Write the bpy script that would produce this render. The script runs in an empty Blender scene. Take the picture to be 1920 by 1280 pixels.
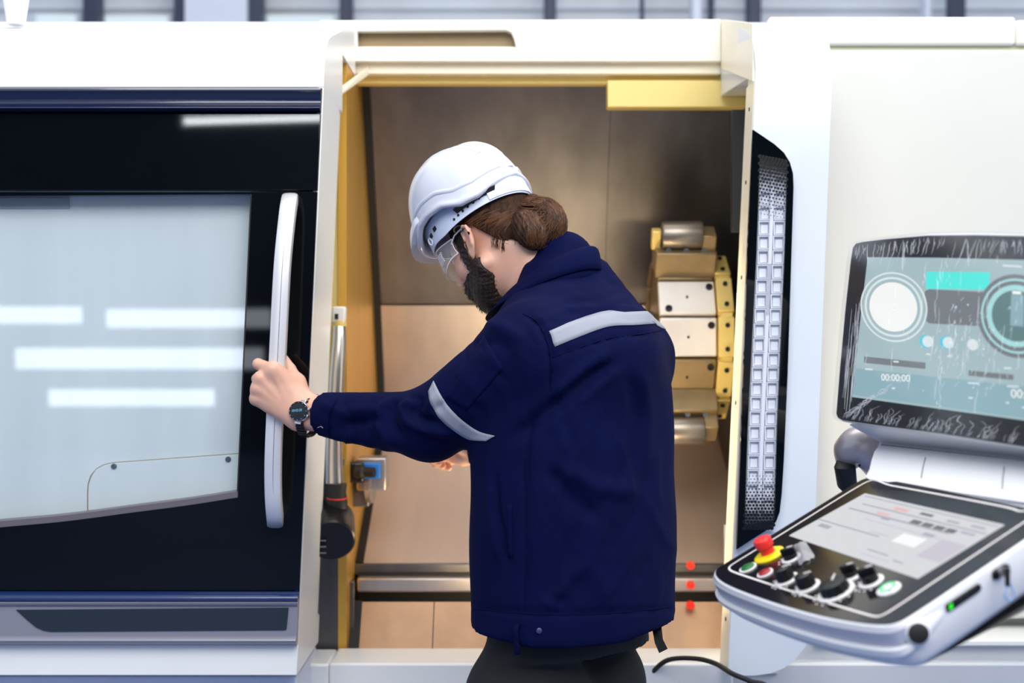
import bpy, bmesh, math, random
import numpy as np
from mathutils import Vector, Matrix
from mathutils.bvhtree import BVHTree
random.seed(7); rng = np.random.default_rng(7)
S = bpy.context.scene
COL = S.collection
PI = math.pi
# ------------------------------------------------------------------ camera, world, lights, exposure
FPX = 2666.667; CAM = np.array([0.0, -2.667, 1.33])
cd = bpy.data.cameras.new('camera'); cam = bpy.data.objects.new('camera', cd); COL.objects.link(cam)
cam.location = CAM; cam.rotation_euler = (PI/2, 0, 0)
cd.lens = 50; cd.sensor_width = 36; cd.clip_start = .05
cd.dof.use_dof = True; cd.dof.focus_distance = 2.62; cd.dof.aperture_fstop = 3.0
S.camera = cam
S.view_settings.view_transform = 'Standard'; S.view_settings.look = 'None'
S.view_settings.exposure = 0.16; S.view_settings.gamma = 1.0; S.view_settings.use_curve_mapping = False
S.cycles.use_denoising = True
S.cycles.max_bounces = 8
world = bpy.data.worlds.new('world'); S.world = world; world.use_nodes = True
bg = world.node_tree.nodes['Background']; bg.inputs[0].default_value = (.70, .82, 1.0, 1); bg.inputs[1].default_value = .88

def area(name, loc, target, sx, sy, power, color):
    l = bpy.data.lights.new(name, 'AREA'); l.shape = 'RECTANGLE'; l.size = sx; l.size_y = sy
    l.energy = power; l.color = color
    o = bpy.data.objects.new(name, l); COL.objects.link(o); o.location = loc
    o.rotation_euler = (Vector(target)-Vector(loc)).to_track_quat('-Z', 'Y').to_euler()
    return o
area('ceiling_light_front', (.5, -3.7, 4.4), (.0, .8, 1.2), 4.8, 2.4, 225, (1, .975, .94))
area('fill_light_right', (3.4, -1.0, 4.0), (-.4, .5, 1.2), 2.4, 1.6, 60, (1, .975, .94))  # unseen fill lamp added to brighten the sides facing right
area('ceiling_light_over', (.2, 1.0, 5.2), (.2, .9, 0), 4.0, 2.0, 95, (1, .94, .84))
# warm work lamp inside the machine, and two fill lamps added there
area('machine_lamp_top', (.08, .99, 2.03), (.1, .86, .9), .8, .05, 24, (1, .94, .84))
area('bounce_fill_low', (.12, .60, .76), (.12, 1.05, 1.6), .5, .05, 3.5, (1, .76, .42))  # added unseen lamp, stands in for warm bounce from below
area('edge_fill_side', (.41, .56, 1.12), (.6, .56, 1.12), .04, .8, 1.6, (1, .82, .5))  # added lamp without a fixture, brightens the column edge

# ------------------------------------------------------------------ helpers
def W(px, py, d):
    return np.array([(px-960)*d/FPX, d-2.667, 1.33-(py-640)*d/FPX])
def ray(px, py): return np.array([(px-960)/FPX, 1.0, -(py-640)/FPX])
def hit_plane(px, py, O, n):
    r = ray(px, py); return CAM + r*(np.dot(O-CAM, n)/np.dot(r, n))
def zpx(py, d): return 1.33-(py-640)*d/FPX
def xpx(px, d): return (px-960)*d/FPX

def root_loc(p):
    v = Vector((0, 0, 0))
    while p is not None:
        v = v + p.location; p = p.parent
    return np.array(v)
def link(name, me, parent=None, mats=None):
    o = bpy.data.objects.new(name, me); COL.objects.link(o)
    if parent: o.parent = parent
    if mats is not None:
        for m in (mats if isinstance(mats, (list, tuple)) else [mats]): me.materials.append(m)
    return o
def mesh(name, verts, faces, mat, parent=None, smooth=False, bevel=0, seg=2, sub=0, angle=35, fm=None, own=True):
    """one mesh object from world-space vertices, stored relative to its parent chain"""
    v = np.asarray(verts, float) - (root_loc(parent) if parent else 0)
    org = np.zeros(3)
    if own:
        org = v.mean(0); v = v-org
    me = bpy.data.meshes.new(name); me.from_pydata(v.tolist(), [], [list(map(int, f)) for f in faces]); me.update()
    bm = bmesh.new(); bm.from_mesh(me); bmesh.ops.recalc_face_normals(bm, faces=bm.faces); bm.to_mesh(me); bm.free()
    o = link(name, me, parent, mat); o.location = org
    if fm is not None:
        for p, k in zip(me.polygons, fm): p.material_index = k
    if smooth:
        me.polygons.foreach_set('use_smooth', [True]*len(me.polygons))
        if angle: me.set_sharp_from_angle(angle=math.radians(angle))
    if bevel:
        b = o.modifiers.new('bevel', 'BEVEL'); b.width = bevel; b.segments = seg; b.limit_method = 'ANGLE'; b.angle_limit = math.radians(40)
        me.polygons.foreach_set('use_smooth', [True]*len(me.polygons)); me.set_sharp_from_angle(angle=math.radians(50))
    if sub:
        s = o.modifiers.new('sub', 'SUBSURF'); s.levels = sub; s.render_levels = sub
    return o
def thing(name, label, cat, loc, group=None):
    o = bpy.data.objects.new(name, None); COL.objects.link(o); o.location = loc; o.empty_display_size = .05
    o['label'] = label; o['category'] = cat
    if group: o['group'] = group
    return o
def tag(o, label, cat, group=None):
    o['label'] = label; o['category'] = cat
    if group: o['group'] = group
    return o
def struct(o): o['kind'] = 'structure'; return o

class MB:
    """collects pieces of one mesh"""
    def __init__(s): s.v = []; s.f = []
    def add(s, v, f):
        b = len(s.v); s.v += [list(map(float, p)) for p in v]; s.f += [[i+b for i in q] for q in f]; return s
    def box(s, lo, hi):
        (a, b, c), (d, e, g) = lo, hi
        return s.add([(a,b,c),(d,b,c),(d,e,c),(a,e,c),(a,b,g),(d,b,g),(d,e,g),(a,e,g)], BOXF)
    def obox(s, c, ax, ay, az):
        c, ax, ay, az = map(lambda t: np.asarray(t, float), (c, ax, ay, az))
        return s.add([c+i*ax+j*ay+k*az for k in (-1, 1) for i, j in ((-1,-1),(1,-1),(1,1),(-1,1))], BOXF)
    def tube(s, pts, r, n=10, cap=True):
        v, f = tube_geo(pts, r, n, cap); return s.add(v, f)
    def cyl(s, a, b, ra, rb=None, n=20):
        return s.tube([a, b], [ra, ra if rb is None else rb], n)
    def make(s, name, mat, parent=None, **k): return mesh(name, s.v, s.f, mat, parent, **k)
BOXF = [(0,3,2,1),(4,5,6,7),(0,1,5,4),(1,2,6,5),(2,3,7,6),(3,0,4,7)]
def frame_of(t):
    t = t/np.linalg.norm(t); a = np.array([0, 0, 1.0]) if abs(t[2]) < .9 else np.array([1.0, 0, 0])
    u = np.cross(a, t); u /= np.linalg.norm(u); return u, np.cross(t, u)
def tube_geo(pts, r, n=10, cap=True):
    P = np.asarray(pts, float); m = len(P)
    R = np.full(m, r, float) if np.isscalar(r) else np.asarray(r, float)
    T = np.gradient(P, axis=0) if m > 2 else np.array([P[1]-P[0]]*2)
    u, w = frame_of(T[0]); V = []
    for i in range(m):
        t = T[i]/np.linalg.norm(T[i]); u = u-t*np.dot(u, t); u /= np.linalg.norm(u); w = np.cross(t, u)
        for k in range(n):
            a = 2*PI*k/n; V.append(P[i]+R[i]*(u*math.cos(a)+w*math.sin(a)))
    Fc = [(i*n+k, i*n+(k+1) % n, (i+1)*n+(k+1) % n, (i+1)*n+k) for i in range(m-1) for k in range(n)]
    if cap: Fc += [tuple(range(n))[::-1], tuple(range((m-1)*n, m*n))]
    return V, Fc
def loft(loops, cap=True, closed=True):
    n = len(loops[0]); V = [p for l in loops for p in l]; Fc = []
    for i in range(len(loops)-1):
        for k in range(n if closed else n-1):
            Fc.append((i*n+k, i*n+(k+1) % n, (i+1)*n+(k+1) % n, (i+1)*n+k))
    if cap: Fc += [tuple(range(n))[::-1], tuple(range((len(loops)-1)*n, len(loops)*n))]
    return V, Fc
def lathe(prof, c, axis, n=28):
    """prof: (r, h) along axis from point c"""
    c = np.asarray(c, float); t = np.asarray(axis, float); t = t/np.linalg.norm(t); u, w = frame_of(t)
    loops = [[c+t*h+max(r, 1e-5)*(u*math.cos(2*PI*k/n)+w*math.sin(2*PI*k/n)) for k in range(n)] for r, h in prof]
    return loft(loops)
def plate_px(pts, d, th, **k):
    a = [W(x, y, d) for x, y in pts]; return loft([a, [p+np.array([0, th, 0]) for p in a]])
def boxpx(mb, x0, x1, y0, y1, d0, d1):
    a, b = W(x0, y1, d0), W(x1, y0, d0); return mb.box((a[0], d0-2.667, a[2]), (b[0], d1-2.667, b[2]))
def plate_hole(outer, inner, off):
    """outer/inner loops of 3-D points in one plane, extruded by vector off"""
    bm = bmesh.new(); es = []
    for lp in (outer, inner):
        vs = [bm.verts.new(p) for p in lp]; es += [bm.edges.new((vs[i], vs[(i+1) % len(vs)])) for i in range(len(vs))]
    r = bmesh.ops.triangle_fill(bm, use_beauty=True, use_dissolve=False, edges=es)
    fs = list(bm.faces); e = bmesh.ops.extrude_face_region(bm, geom=fs)
    bmesh.ops.translate(bm, vec=Vector(off), verts=[g for g in e['geom'] if isinstance(g, bmesh.types.BMVert)])
    bm.verts.index_update(); V = [tuple(v.co) for v in bm.verts]; Fc = [[v.index for v in f.verts] for f in bm.faces]; bm.free(); return V, Fc
def nrm(v): v = np.asarray(v, float); return v/np.linalg.norm(v)
def spline(pts, n):
    P = np.asarray(pts, float); out = []
    Q = np.vstack([2*P[0]-P[1], P, 2*P[-1]-P[-2]]); m = len(P)-1
    for j in range(n):
        s = j/(n-1)*m; i = min(int(s), m-1); t = s-i; a, b, c, d = Q[i], Q[i+1], Q[i+2], Q[i+3]
        out.append(.5*((2*b)+(c-a)*t+(2*a-5*b+4*c-d)*t*t+(3*b-a-3*c+d)*t**3))
    return np.array(out)

# ------------------------------------------------------------------ materials
def lin(r, g, b):
    f = lambda c: (c/255/12.92 if c <= 10 else ((c/255+.055)/1.055)**2.4); return (f(r), f(g), f(b), 1)
def M(name, rgb, rough=.5, metal=0, noise=None, bump=None, coat=0, spec=.5, sss=0, streak=None, sheen=0):
    m = bpy.data.materials.new(name); m.use_nodes = True; nt = m.node_tree; b = nt.nodes['Principled BSDF']
    c = lin(*rgb); b.inputs['Base Color'].default_value = c; b.inputs['Roughness'].default_value = rough
    b.inputs['Metallic'].default_value = metal; b.inputs['Specular IOR Level'].default_value = spec
    b.inputs['Coat Weight'].default_value = coat; b.inputs['Coat Roughness'].default_value = .05
    if sheen: b.inputs['Sheen Weight'].default_value = sheen; b.inputs['Sheen Roughness'].default_value = .4
    if sss:
        b.inputs['Subsurface Weight'].default_value = sss; b.inputs['Subsurface Radius'].default_value = (.012, .004, .002); b.inputs['Subsurface Scale'].default_value = .6
    tc = nt.nodes.new('ShaderNodeTexCoord')
    def tex(scale, detail, stretch=(1, 1, 1)):
        mp = nt.nodes.new('ShaderNodeMapping'); mp.inputs['Scale'].default_value = stretch
        nt.links.new(tc.outputs['Object'], mp.inputs[0]); n = nt.nodes.new('ShaderNodeTexNoise')
        n.inputs['Scale'].default_value = scale; n.inputs['Detail'].default_value = detail; nt.links.new(mp.outputs[0], n.inputs['Vector']); return n
    if noise or streak:
        sc, am = (noise or streak)[:2]; n = tex(sc, 4, streak[2] if streak else (1, 1, 1))
        r = nt.nodes.new('ShaderNodeMapRange'); r.inputs[1].default_value = .3; r.inputs[2].default_value = .7
        r.inputs[3].default_value = 1-am; r.inputs[4].default_value = 1+am; nt.links.new(n.outputs[0], r.inputs[0])
        mx = nt.nodes.new('ShaderNodeVectorMath'); mx.operation = 'SCALE'; mx.inputs[0].default_value = c[:3]
        nt.links.new(r.outputs[0], mx.inputs['Scale']); nt.links.new(mx.outputs[0], b.inputs['Base Color'])
    if bump:
        n = tex(bump[0], 6, bump[2] if len(bump) > 2 else (1, 1, 1)); bp = nt.nodes.new('ShaderNodeBump')
        bp.inputs['Strength'].default_value = bump[1]; bp.inputs['Distance'].default_value = bump[3] if len(bump) > 3 else .002
        nt.links.new(n.outputs[0], bp.inputs['Height']); nt.links.new(bp.outputs[0], b.inputs['Normal'])
    return m
def EM(name, rgb, strength=1.0):
    m = bpy.data.materials.new(name); m.use_nodes = True; nt = m.node_tree; nt.nodes.clear()
    o = nt.nodes.new('ShaderNodeOutputMaterial'); e = nt.nodes.new('ShaderNodeEmission'); e.inputs[0].default_value = lin(*rgb); e.inputs[1].default_value = strength
    nt.links.new(e.outputs[0], o.inputs[0]); return m
def GLASS(name, tint=(255, 255, 255), ior=1.45, rough=.02, haze=0.0, hazecol=(255, 255, 255)):
    m = bpy.data.materials.new(name); m.use_nodes = True; nt = m.node_tree; nt.nodes.clear(); N = nt.nodes.new
    o = N('ShaderNodeOutputMaterial'); t = N('ShaderNodeBsdfTransparent'); g = N('ShaderNodeBsdfGlossy'); mx = N('ShaderNodeMixShader')
    ge = N('ShaderNodeNewGeometry'); dt = N('ShaderNodeVectorMath'); dt.operation = 'DOT_PRODUCT'; ab = N('ShaderNodeMath'); ab.operation = 'ABSOLUTE'
    om = N('ShaderNodeMath'); om.operation = 'SUBTRACT'; om.inputs[0].default_value = 1.0; om.use_clamp = True; pw = N('ShaderNodeMath'); pw.operation = 'POWER'; pw.inputs[1].default_value = 5.0
    fr = N('ShaderNodeMath'); fr.operation = 'MULTIPLY_ADD'; f0 = ((ior-1)/(ior+1))**2; fr.inputs[1].default_value = 1-f0; fr.inputs[2].default_value = f0
    for p, q in ((ge.outputs['Normal'], dt.inputs[0]), (ge.outputs['Incoming'], dt.inputs[1]), (dt.outputs['Value'], ab.inputs[0]), (ab.outputs[0], om.inputs[1]), (om.outputs[0], pw.inputs[0]), (pw.outputs[0], fr.inputs[0])): nt.links.new(p, q)
    t.inputs[0].default_value = lin(*tint); g.inputs['Roughness'].default_value = rough
    nt.links.new(fr.outputs[0], mx.inputs[0]); nt.links.new(t.outputs[0], mx.inputs[1]); nt.links.new(g.outputs[0], mx.inputs[2]); last = mx
    if haze:
        df = N('ShaderNodeBsdfDiffuse'); df.inputs[0].default_value = lin(*hazecol); m2 = N('ShaderNodeMixShader'); m2.inputs[0].default_value = haze
        nt.links.new(mx.outputs[0], m2.inputs[1]); nt.links.new(df.outputs[0], m2.inputs[2]); last = m2
    nt.links.new(last.outputs[0], o.inputs[0]); return m

m_white = M('white_enamel', (240, 240, 237), .28, noise=(3, .015), bump=(900, .03))
m_cream = M('cream_enamel', (244, 236, 214), .35, noise=(4, .02), bump=(700, .03))
m_warm = M('ivory_enamel', (240, 238, 226), .32, noise=(3, .02), bump=(800, .03))
m_grey = M('grey_enamel', (196, 199, 205), .35, noise=(4, .03), bump=(800, .04))
m_black = M('black_glass_panel', (5, 8, 13), .025, noise=(2, .2), spec=.32)
m_navy = M('navy_lacquer', (14, 24, 58), .18, coat=.6)
m_rail = M('grey_metal_lacquer', (138, 138, 150), .34, .15, bump=(900, .05))
m_inset = M('dark_slate_plastic', (30, 40, 50), .35)
m_alu = M('satin_aluminium', (226, 224, 226), .34, .35, streak=(30, .04, (1, 1, .05)))
m_steel = M('brushed_steel', (108, 105, 106), .40, .90, streak=(9, .24, (1, 1, .03)), bump=(220, .05, (1, 1, .03)))  # broad vertical streaks paint soft reflections into the steel's colour
m_steel2 = M('bright_brushed_steel', (184, 174, 170), .38, .86, streak=(22, .06, (1, 1, .04)), bump=(220, .05, (1, 1, .03)))
m_lampgold = M('lamp_gold_steel', (226, 176, 78), .40, .75, streak=(22, .08, (1, 1, .04)))  # gold lamplight on the left wall painted into the steel
m_plate = M('copper_brown_steel', (186, 150, 120), .42, .80, streak=(22, .07, (1, 1, .04)))
m_rubber = M('black_rubber', (14, 14, 15), .6, noise=(40, .2))
m_blackp = M('black_plastic', (10, 10, 12), .32, noise=(60, .15))
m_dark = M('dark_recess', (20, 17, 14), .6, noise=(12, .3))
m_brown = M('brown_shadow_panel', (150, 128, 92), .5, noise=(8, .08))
m_warmlit = M('cream_with_lamp_warmth', (238, 214, 130), .38, noise=(6, .03))  # cream enamel with warm bounce light put into its colour
m_sheet = M('pale_inner_sheet', (246, 243, 238), .30, 0, streak=(9, .05, (1, 1, .08)))
m_screw = M('screw_steel', (120, 122, 126), .3, .9)
m_trim = M('mauve_grey_trim', (112, 104, 110), .4, .3)
m_pane = GLASS('clear_door_glass', (244, 248, 250), 1.6, .015)
m_tray = M('white_tray_plastic', (242, 243, 248), .45, noise=(50, .02))
m_cell = M('pale_cell_plastic', (226, 228, 234), .5, noise=(50, .03))

# ------------------------------------------------------------------ hall
def plane(name, lo, hi, mat, th=.1): return MB().box(lo, hi).make(name, mat)
m_floor = M('blue_epoxy_floor', (84, 102, 144), .55, noise=(1.5, .12), bump=(60, .05))
struct(plane('floor', (-16, -15, -.12), (16, 9, 0), m_floor))
m_clad = M('grey_cladding', (226, 229, 232), .5, noise=(3, .06))
# back wall: corrugated cladding with dark posts
mb = MB(); n = 60; vs = []
for i in range(n+1):
    z = .0+6.0*i/n
    for dz, yy in ((0, 6.55), (.06, 6.55), (.075, 6.51)):
        vs += [(-9, yy, z+dz), (9, yy, z+dz)]
mb.add(vs, [(2*k, 2*k+1, 2*k+3, 2*k+2) for k in range(len(vs)//2-1)])
wb = struct(mb.make('wall_back', m_clad))
m_post = M('slate_blue_steel', (52, 60, 84), .45, noise=(6, .1))
m_wpost = M('white_post_paint', (232, 234, 244), .45, noise=(6, .02))
k = 0
for x0, x1, mt, d in ((154, 186, m_post, 8.9), (325, 345, m_post, 8.9), (345, 463, m_wpost, 8.85), (463, 492, m_post, 8.9), (636, 660, m_post, 8.9), (1020, 1043, m_post, 8.9),
                   (1202, 1208, m_post, 8.9), (1298, 1316, m_wpost, 8.6), (1330, 1340, m_post, 8.9), (1402, 1428, m_post, 8.9), (1735, 1747, m_wpost, 8.8), (1783, 1812, m_post, 8.8)):
    k += 1; mb = MB(); mb.box((xpx(x0, d), d-2.667, 0), (xpx(x1, d), d-2.667+.12, 6))
    mb.box((xpx(x0, d)-.02, d-2.667-.01, 0), (xpx(x1, d)+.02, d-2.667+.13, .12))
    struct(mb.make('trim_%d' % k, mt, bevel=.012))
# bright hall windows between the posts
m_day = EM('daylight_pane', (205, 222, 232), 1.05)
k = 0
for x0, x1, y0, y1 in ((190, 322, 26, 70), (494, 634, 26, 70), (60, 150, 24, 70)):
    k += 1; a, b = W(x0, y1, 9.1), W(x1, y0, 9.1)
    f = struct(MB().box((a[0], 6.44, a[2]), (b[0], 6.49, b[2])).make('window_%d' % k, m_clad))
    MB().box((a[0]+.03, 6.42, a[2]+.03), (b[0]-.03, 6.44, b[2]-.02)).make('pane', m_day, f)
# wall and lamps on the far side of the hall, behind the photographer: they show in the door glass
struct(plane('wall_front', (-16, -14.2, 0), (16, -14, 6.5), M('dull_grey_plaster', (92, 98, 106), .8, noise=(1, .1))))
m_dayr = EM('far_daylight_pane', (232, 242, 255), 6.0)
k = 3
for x0, x1, z0, z1 in ((-7.9, -6.3, 1.0, 1.22), (-6.0, -3.0, 1.0, 1.25), (-7.4, -5.2, 1.55, 1.75), (-4.9, -2.9, 1.5, 1.72), (-5.6, -3.6, .55, .75)):
    k += 1; f = struct(MB().box((x0-.08, -14, z0-.08), (x1+.08, -13.95, z1+.08)).make('window_%d' % k, m_post))
    MB().box((x0, -13.95, z0), (x1, -13.93, z1)).make('pane', m_dayr, f)
m_tube = EM('tube_light', (246, 252, 255), 40.0)
def tube_lamp(a, b, label):
    a, b = np.array(a, float), np.array(b, float); t = thing('tube_lamp', label, 'lamp', (a+b)/2)
    MB().cyl(a, b, .028, n=10).make('tube', m_tube, t, smooth=True)
    e = (b-a)/np.linalg.norm(b-a)*.06; MB().obox((a+b)/2+np.array([0, 0, .09]), (b-a)/2+e, (0, .08, 0), (0, 0, .035)).make('housing', m_wpost, t, bevel=.01)
    for q in (a-e*.5, b+e*.5): MB().obox(q, e*.5, (0, .05, 0), (0, 0, .07)).make('socket', m_wpost, t, bevel=.008)
tube_lamp((-3.5, -12.0, 3.68), (-.4, -12.6, 3.86), 'long fluorescent tube lamp hung behind the photographer, its streak mirrored in the dark door glass')

# ------------------------------------------------------------------ lathe body (fixed)
mc = thing('machine_tool', 'large white enclosed metal lathe with an open bay that the worker leans into', 'machine', (0, .9, 0))
def shell(rows):
    """rows bottom to top: (xl, xr, d_front, d_back, z)"""
    loops = [[(xl, df-2.667, z), (xr, df-2.667, z), (xr, db-2.667, z), (xl, db-2.667, z)] for xl, xr, df, db, z in rows]
    return loft(loops)
# header beam with its slot
D = 3.54
def hdr(px, py): return W(px, py, D)
outer = [hdr(600, 115), hdr(1352, 115), hdr(1352, 36), hdr(600, 38)]
inner = [hdr(670, 90), hdr(968, 89), hdr(963, 70), hdr(958, 60), hdr(948, 56), hdr(670, 58)]
v, f = plate_hole(outer, inner, (0, .03, 0)); hb = mesh('header_beam', v, f, m_warm, mc, bevel=.002)
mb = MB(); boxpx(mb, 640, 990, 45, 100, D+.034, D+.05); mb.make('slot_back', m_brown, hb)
mb = MB(); mb.box((xpx(600, D), D-2.667+.03, zpx(41, D)), (xpx(1352, D), D-2.667+.5, zpx(36, D))); mb.make('roof_sheet', m_warm, mc)
mb = MB(); boxpx(mb, 600, 1352, 118, 139, 3.565, 3.60); mb.make('header_rail', m_cream, mc, bevel=.003)
mb = MB(); boxpx(mb, 600, 1400, 142, 157, 3.60, 3.64); mb.make('header_rail', m_warmlit, mc, bevel=.003)
mb = MB(); mb.box((xpx(600, D), D-2.667+.03, zpx(115, D)), (xpx(1352, D), D-2.667+.2, zpx(112, D))); mb.make('header_soffit', m_warmlit, mc)
mb = MB(); boxpx(mb, 1139, 1400, 150, 201, 3.57, 3.62); mb.make('warm_lit_panel', m_warmlit, mc, bevel=.003)
# right column
cprof = [(1266, 3.05), (1200, 3.05), (930, 3.05), (480, 3.05), (242, 3.05), (130, 3.05)]
rows = []
XL = lambda z: .4631+(z-.6137)*(.5180-.4631)/(1.8-.6137)
XR = lambda z: .652+(z-.998)*.0382
for py, xr in ((1266, 1415), (1262, 1445), (1252, 1470), (1235, 1492), (1210, 1512), (1180, 1522)):
    z = zpx(py, 3.05); rows.append((XL(z), xpx(xr, 3.05), 3.05, 3.15, z))
for py in (930, 600, 300, 130): z = zpx(py, 3.05); rows.append((XL(z), XR(z), 3.05, 3.15, z))
for d, z in ((3.058, 1.945), (3.08, 1.975), (3.115, 2.00), (3.17, 2.022), (3.26, 2.048), (3.38, 2.080), (3.54, 2.124)):
    rows.append((XL(1.9), XR(1.9)-(.0 if d < 3.1 else .004), d, 3.56, z))
v, f = shell(rows); cc = mesh('column_cover', v, f, M('cool_white_enamel', (216, 222, 229), .28, noise=(3, .015), bump=(900, .03)), mc, smooth=True, angle=50, own=False)
# return of the column towards the header
v, f = loft([[W(1411, 152, 3.06), W(1411, 44, 3.10), W(1352, 37, 3.54), W(1352, 128, 3.54)], [p+np.array([.012, 0, 0]) for p in (W(1411, 152, 3.06), W(1411, 44, 3.10), W(1352, 37, 3.54), W(1352, 128, 3.54))]])
mesh('column_return', v, f, m_cream, mc)
mb = MB(); z0, z1 = zpx(1266, 3.06), zpx(150, 3.06)
a = [np.array([XL(z)-.002, yy, z]) for z, yy in ((z0, .388), (z1, .388), (z1, .49), (z0, .49))]
v, f = loft([a, [p+np.array([.004, 0, 0]) for p in a]]); mesh('column_edge', v, f, m_cream, mc)
for px, py in ((1393, 97), (1371, 86), (1405, 205), (1395, 342), (1378, 755), (1363, 1160), (1373, 520)):
    z = zpx(py, 3.1); p = np.array([XL(z)-.0035, 3.1-2.667 if py > 150 else .55, z]); MB().cyl(p, p+np.array([.003, 0, 0]), .0045, n=10).make('screw_hole', m_rubber, cc)
# vent and light strip on the column
DV = 3.020
vo = [(1412, 243), (1430, 255), (1452, 270), (1470, 286), (1481, 304), (1487, 325), (1488, 350), (1484, 480), (1477, 700), (1470, 860), (1466, 925), (1462, 960), (1455, 978), (1440, 992), (1415, 1008), (1381, 1030), (1388, 860), (1396, 640), (1403, 430)]
ti = [(1425, 296), (1476, 316), (1471, 480), (1465, 620), (1457, 800), (1452, 975), (1396, 985), (1402, 800), (1411, 620), (1418, 480)]
v, f = plate_hole([W(x, y, DV) for x, y in vo], [W(x, y, DV) for x, y in ti], (0, .012, 0)); vp = mesh('vent_panel', v, f, m_black, mc)
def trx(y, s):   # pixel x on the tray, s in 0..1 left to right
    l = np.interp(y, (290, 480, 620, 800, 990), (1425, 1418, 1411, 1402, 1395)); r = np.interp(y, (290, 480, 620, 800, 990), (1477, 1471, 1465, 1457, 1451)); return l+(r-l)*s
mb = MB(); ys = np.linspace(286, 995, 12)
v, f = loft([[W(trx(y, -.04), y, DV+.018), W(trx(y, 1.04), y, DV+.018), W(trx(y, 1.04), y, DV+.024), W(trx(y, -.04), y, DV+.024)] for y in ys]); mesh('light_tray', v, f, m_cell, vp)
# cells: one frame shared by all
cw, chh = .0245, .0300
mb = MB()
for lo, hi in (((-cw/2, -.006, -chh/2), (-cw/2+.0022, .004, chh/2)), ((cw/2-.0022, -.006, -chh/2), (cw/2, .004, chh/2)), ((-cw/2, -.006, -chh/2), (cw/2, .004, -chh/2+.0022)), ((-cw/2, -.006, chh/2-.0022), (cw/2, .004, chh/2))): mb.box(lo, hi)
mb.box((-cw/2+.006, .0, -chh/2+.004), (cw/2-.004, .004, chh/2-.008))
cell0 = None; pr = root_loc(vp)
for i in range(24):
    y = 318+27.4*i
    for sx in (.235, .765):
        p = W(trx(y, sx), y, DV+.014)
        if cell0 is None:
            mb.v = [list(np.array(q)+pr) for q in mb.v]; cell0 = mb.make('light_cell', m_tray, vp, own=False); c = cell0
        else: c = cell0.copy(); COL.objects.link(c); c.parent = vp
        c.location = p-pr
v, f = loft([[W(trx(y, .44), y, DV+.005), W(trx(y, .56), y, DV+.005), W(trx(y, .56), y, DV+.012), W(trx(y, .44), y, DV+.012)] for y in np.linspace(300, 980, 8)])
mesh('light_tray_rib', v, f, M('bright_tray_rib', (236, 238, 246), .4), vp)
mb = MB()
def dots(y0, y1, rev):
    n = 17
    for j in range(n):
        q = j/(n-1); y = y0+(y1-y0)*q; rr = 1.0+2.9*(q if rev else 1-q)
        for i in range(9):
            s = (i+(.5 if j % 2 else 0))/8.6
            if s > 1: continue
            p = W(trx(y, s), y+ (s-.3)*10*(0 if rev else 1), DV-.0015); r = rr*DV/FPX
            mb.add([p+r*np.array([math.cos(a), 0, math.sin(a)]) for a in np.arange(8)*PI/4], [tuple(range(8))])
dots(296, 402, False); dots(892, 990, True)
o = mb.make('dot_print', m_blackp, vp); o['kind'] = 'stuff'
v, f = plate_px([(1411, 300), (1480, 320), (1471, 640), (1455, 980), (1392, 990), (1403, 640)], DV+.004, .001)
mesh('cover_glass', v, f, GLASS('strip_cover_glass', (250, 251, 253), 1.35, .03), vp)
# right hand enclosure
DR = 3.45
mb = MB(); boxpx(mb, 1442, 2300, 92, 1160, DR, DR+.3); mb.make('enclosure_panel', M('enclosure_enamel', (212, 211, 203), .34, noise=(3, .02), bump=(800, .03)), mc, bevel=.008)
mb = MB(); boxpx(mb, 1442, 1905, 31, 84, DR-.004, DR+.5); mb.make('enclosure_top', m_warm, mc, bevel=.008, seg=3)
mb = MB(); boxpx(mb, 1905.5, 2300, 37, 84, DR-.004, DR+.5); mb.make('enclosure_top', m_warm, mc, bevel=.008, seg=3)
mb = MB(); boxpx(mb, 1442, 2300, 82, 94, DR+.012, DR+.3); mb.make('shadow_gap', M('olive_gap_shade', (196, 200, 168), .6), mc)  # shade of the gap painted as an olive strip
mb = MB(); boxpx(mb, 1442, 2300, 1158, 1200, DR+.05, DR+.3); mb.make('kick_panel', M('mid_grey_paint', (150, 152, 150), .5), mc)
mb = MB(); mb.box((xpx(600, 3.30), 3.30-2.667, 0), (xpx(2400, 3.30), 4.2-2.667, zpx(1243, 3.30))); mb.make('bed_base', m_grey, mc, bevel=.006)
mb = MB(); mb.box((xpx(1372, 3.34), 3.34-2.667, .2), (xpx(2400, 3.34), 3.9-2.667, zpx(1200, 3.34))); mb.make('base_cabinet', m_grey, mc, bevel=.006)
mb = MB(); mb.box((xpx(1530, 3.32), 3.32-2.667, zpx(1211, 3.32)), (xpx(2400, 3.32), 3.6-2.667, zpx(1200, 3.32))); mb.make('base_ledge', m_white, mc, bevel=.003)
mb = MB(); mb.box((xpx(617, 3.20), 3.20-2.667, .1), (xpx(1375, 3.20), 3.36-2.667, zpx(1243, 3.20))); mb.make('sill', m_white, mc, bevel=.006, seg=3)
mb = MB(); mb.box((xpx(540, 3.20), 3.203-2.667, .1), (xpx(616.2, 3.20), 3.36-2.667, zpx(1245, 3.20))); mb.make('sill_end', m_white, mc, bevel=.006, seg=3)
mb = MB(); mb.box((-2.2, 3.0-2.667, 0), (xpx(556, 3.0), 3.3-2.667, zpx(1268, 3.0))); mb.make('front_skirt', M('blue_grey_enamel', (218, 224, 240), .4), mc, bevel=.004)
mb = MB(); boxpx(mb, 1378, 1460, 1000, 1262, 3.29, 3.46); mb.make('column_foot', m_grey, mc)
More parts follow.
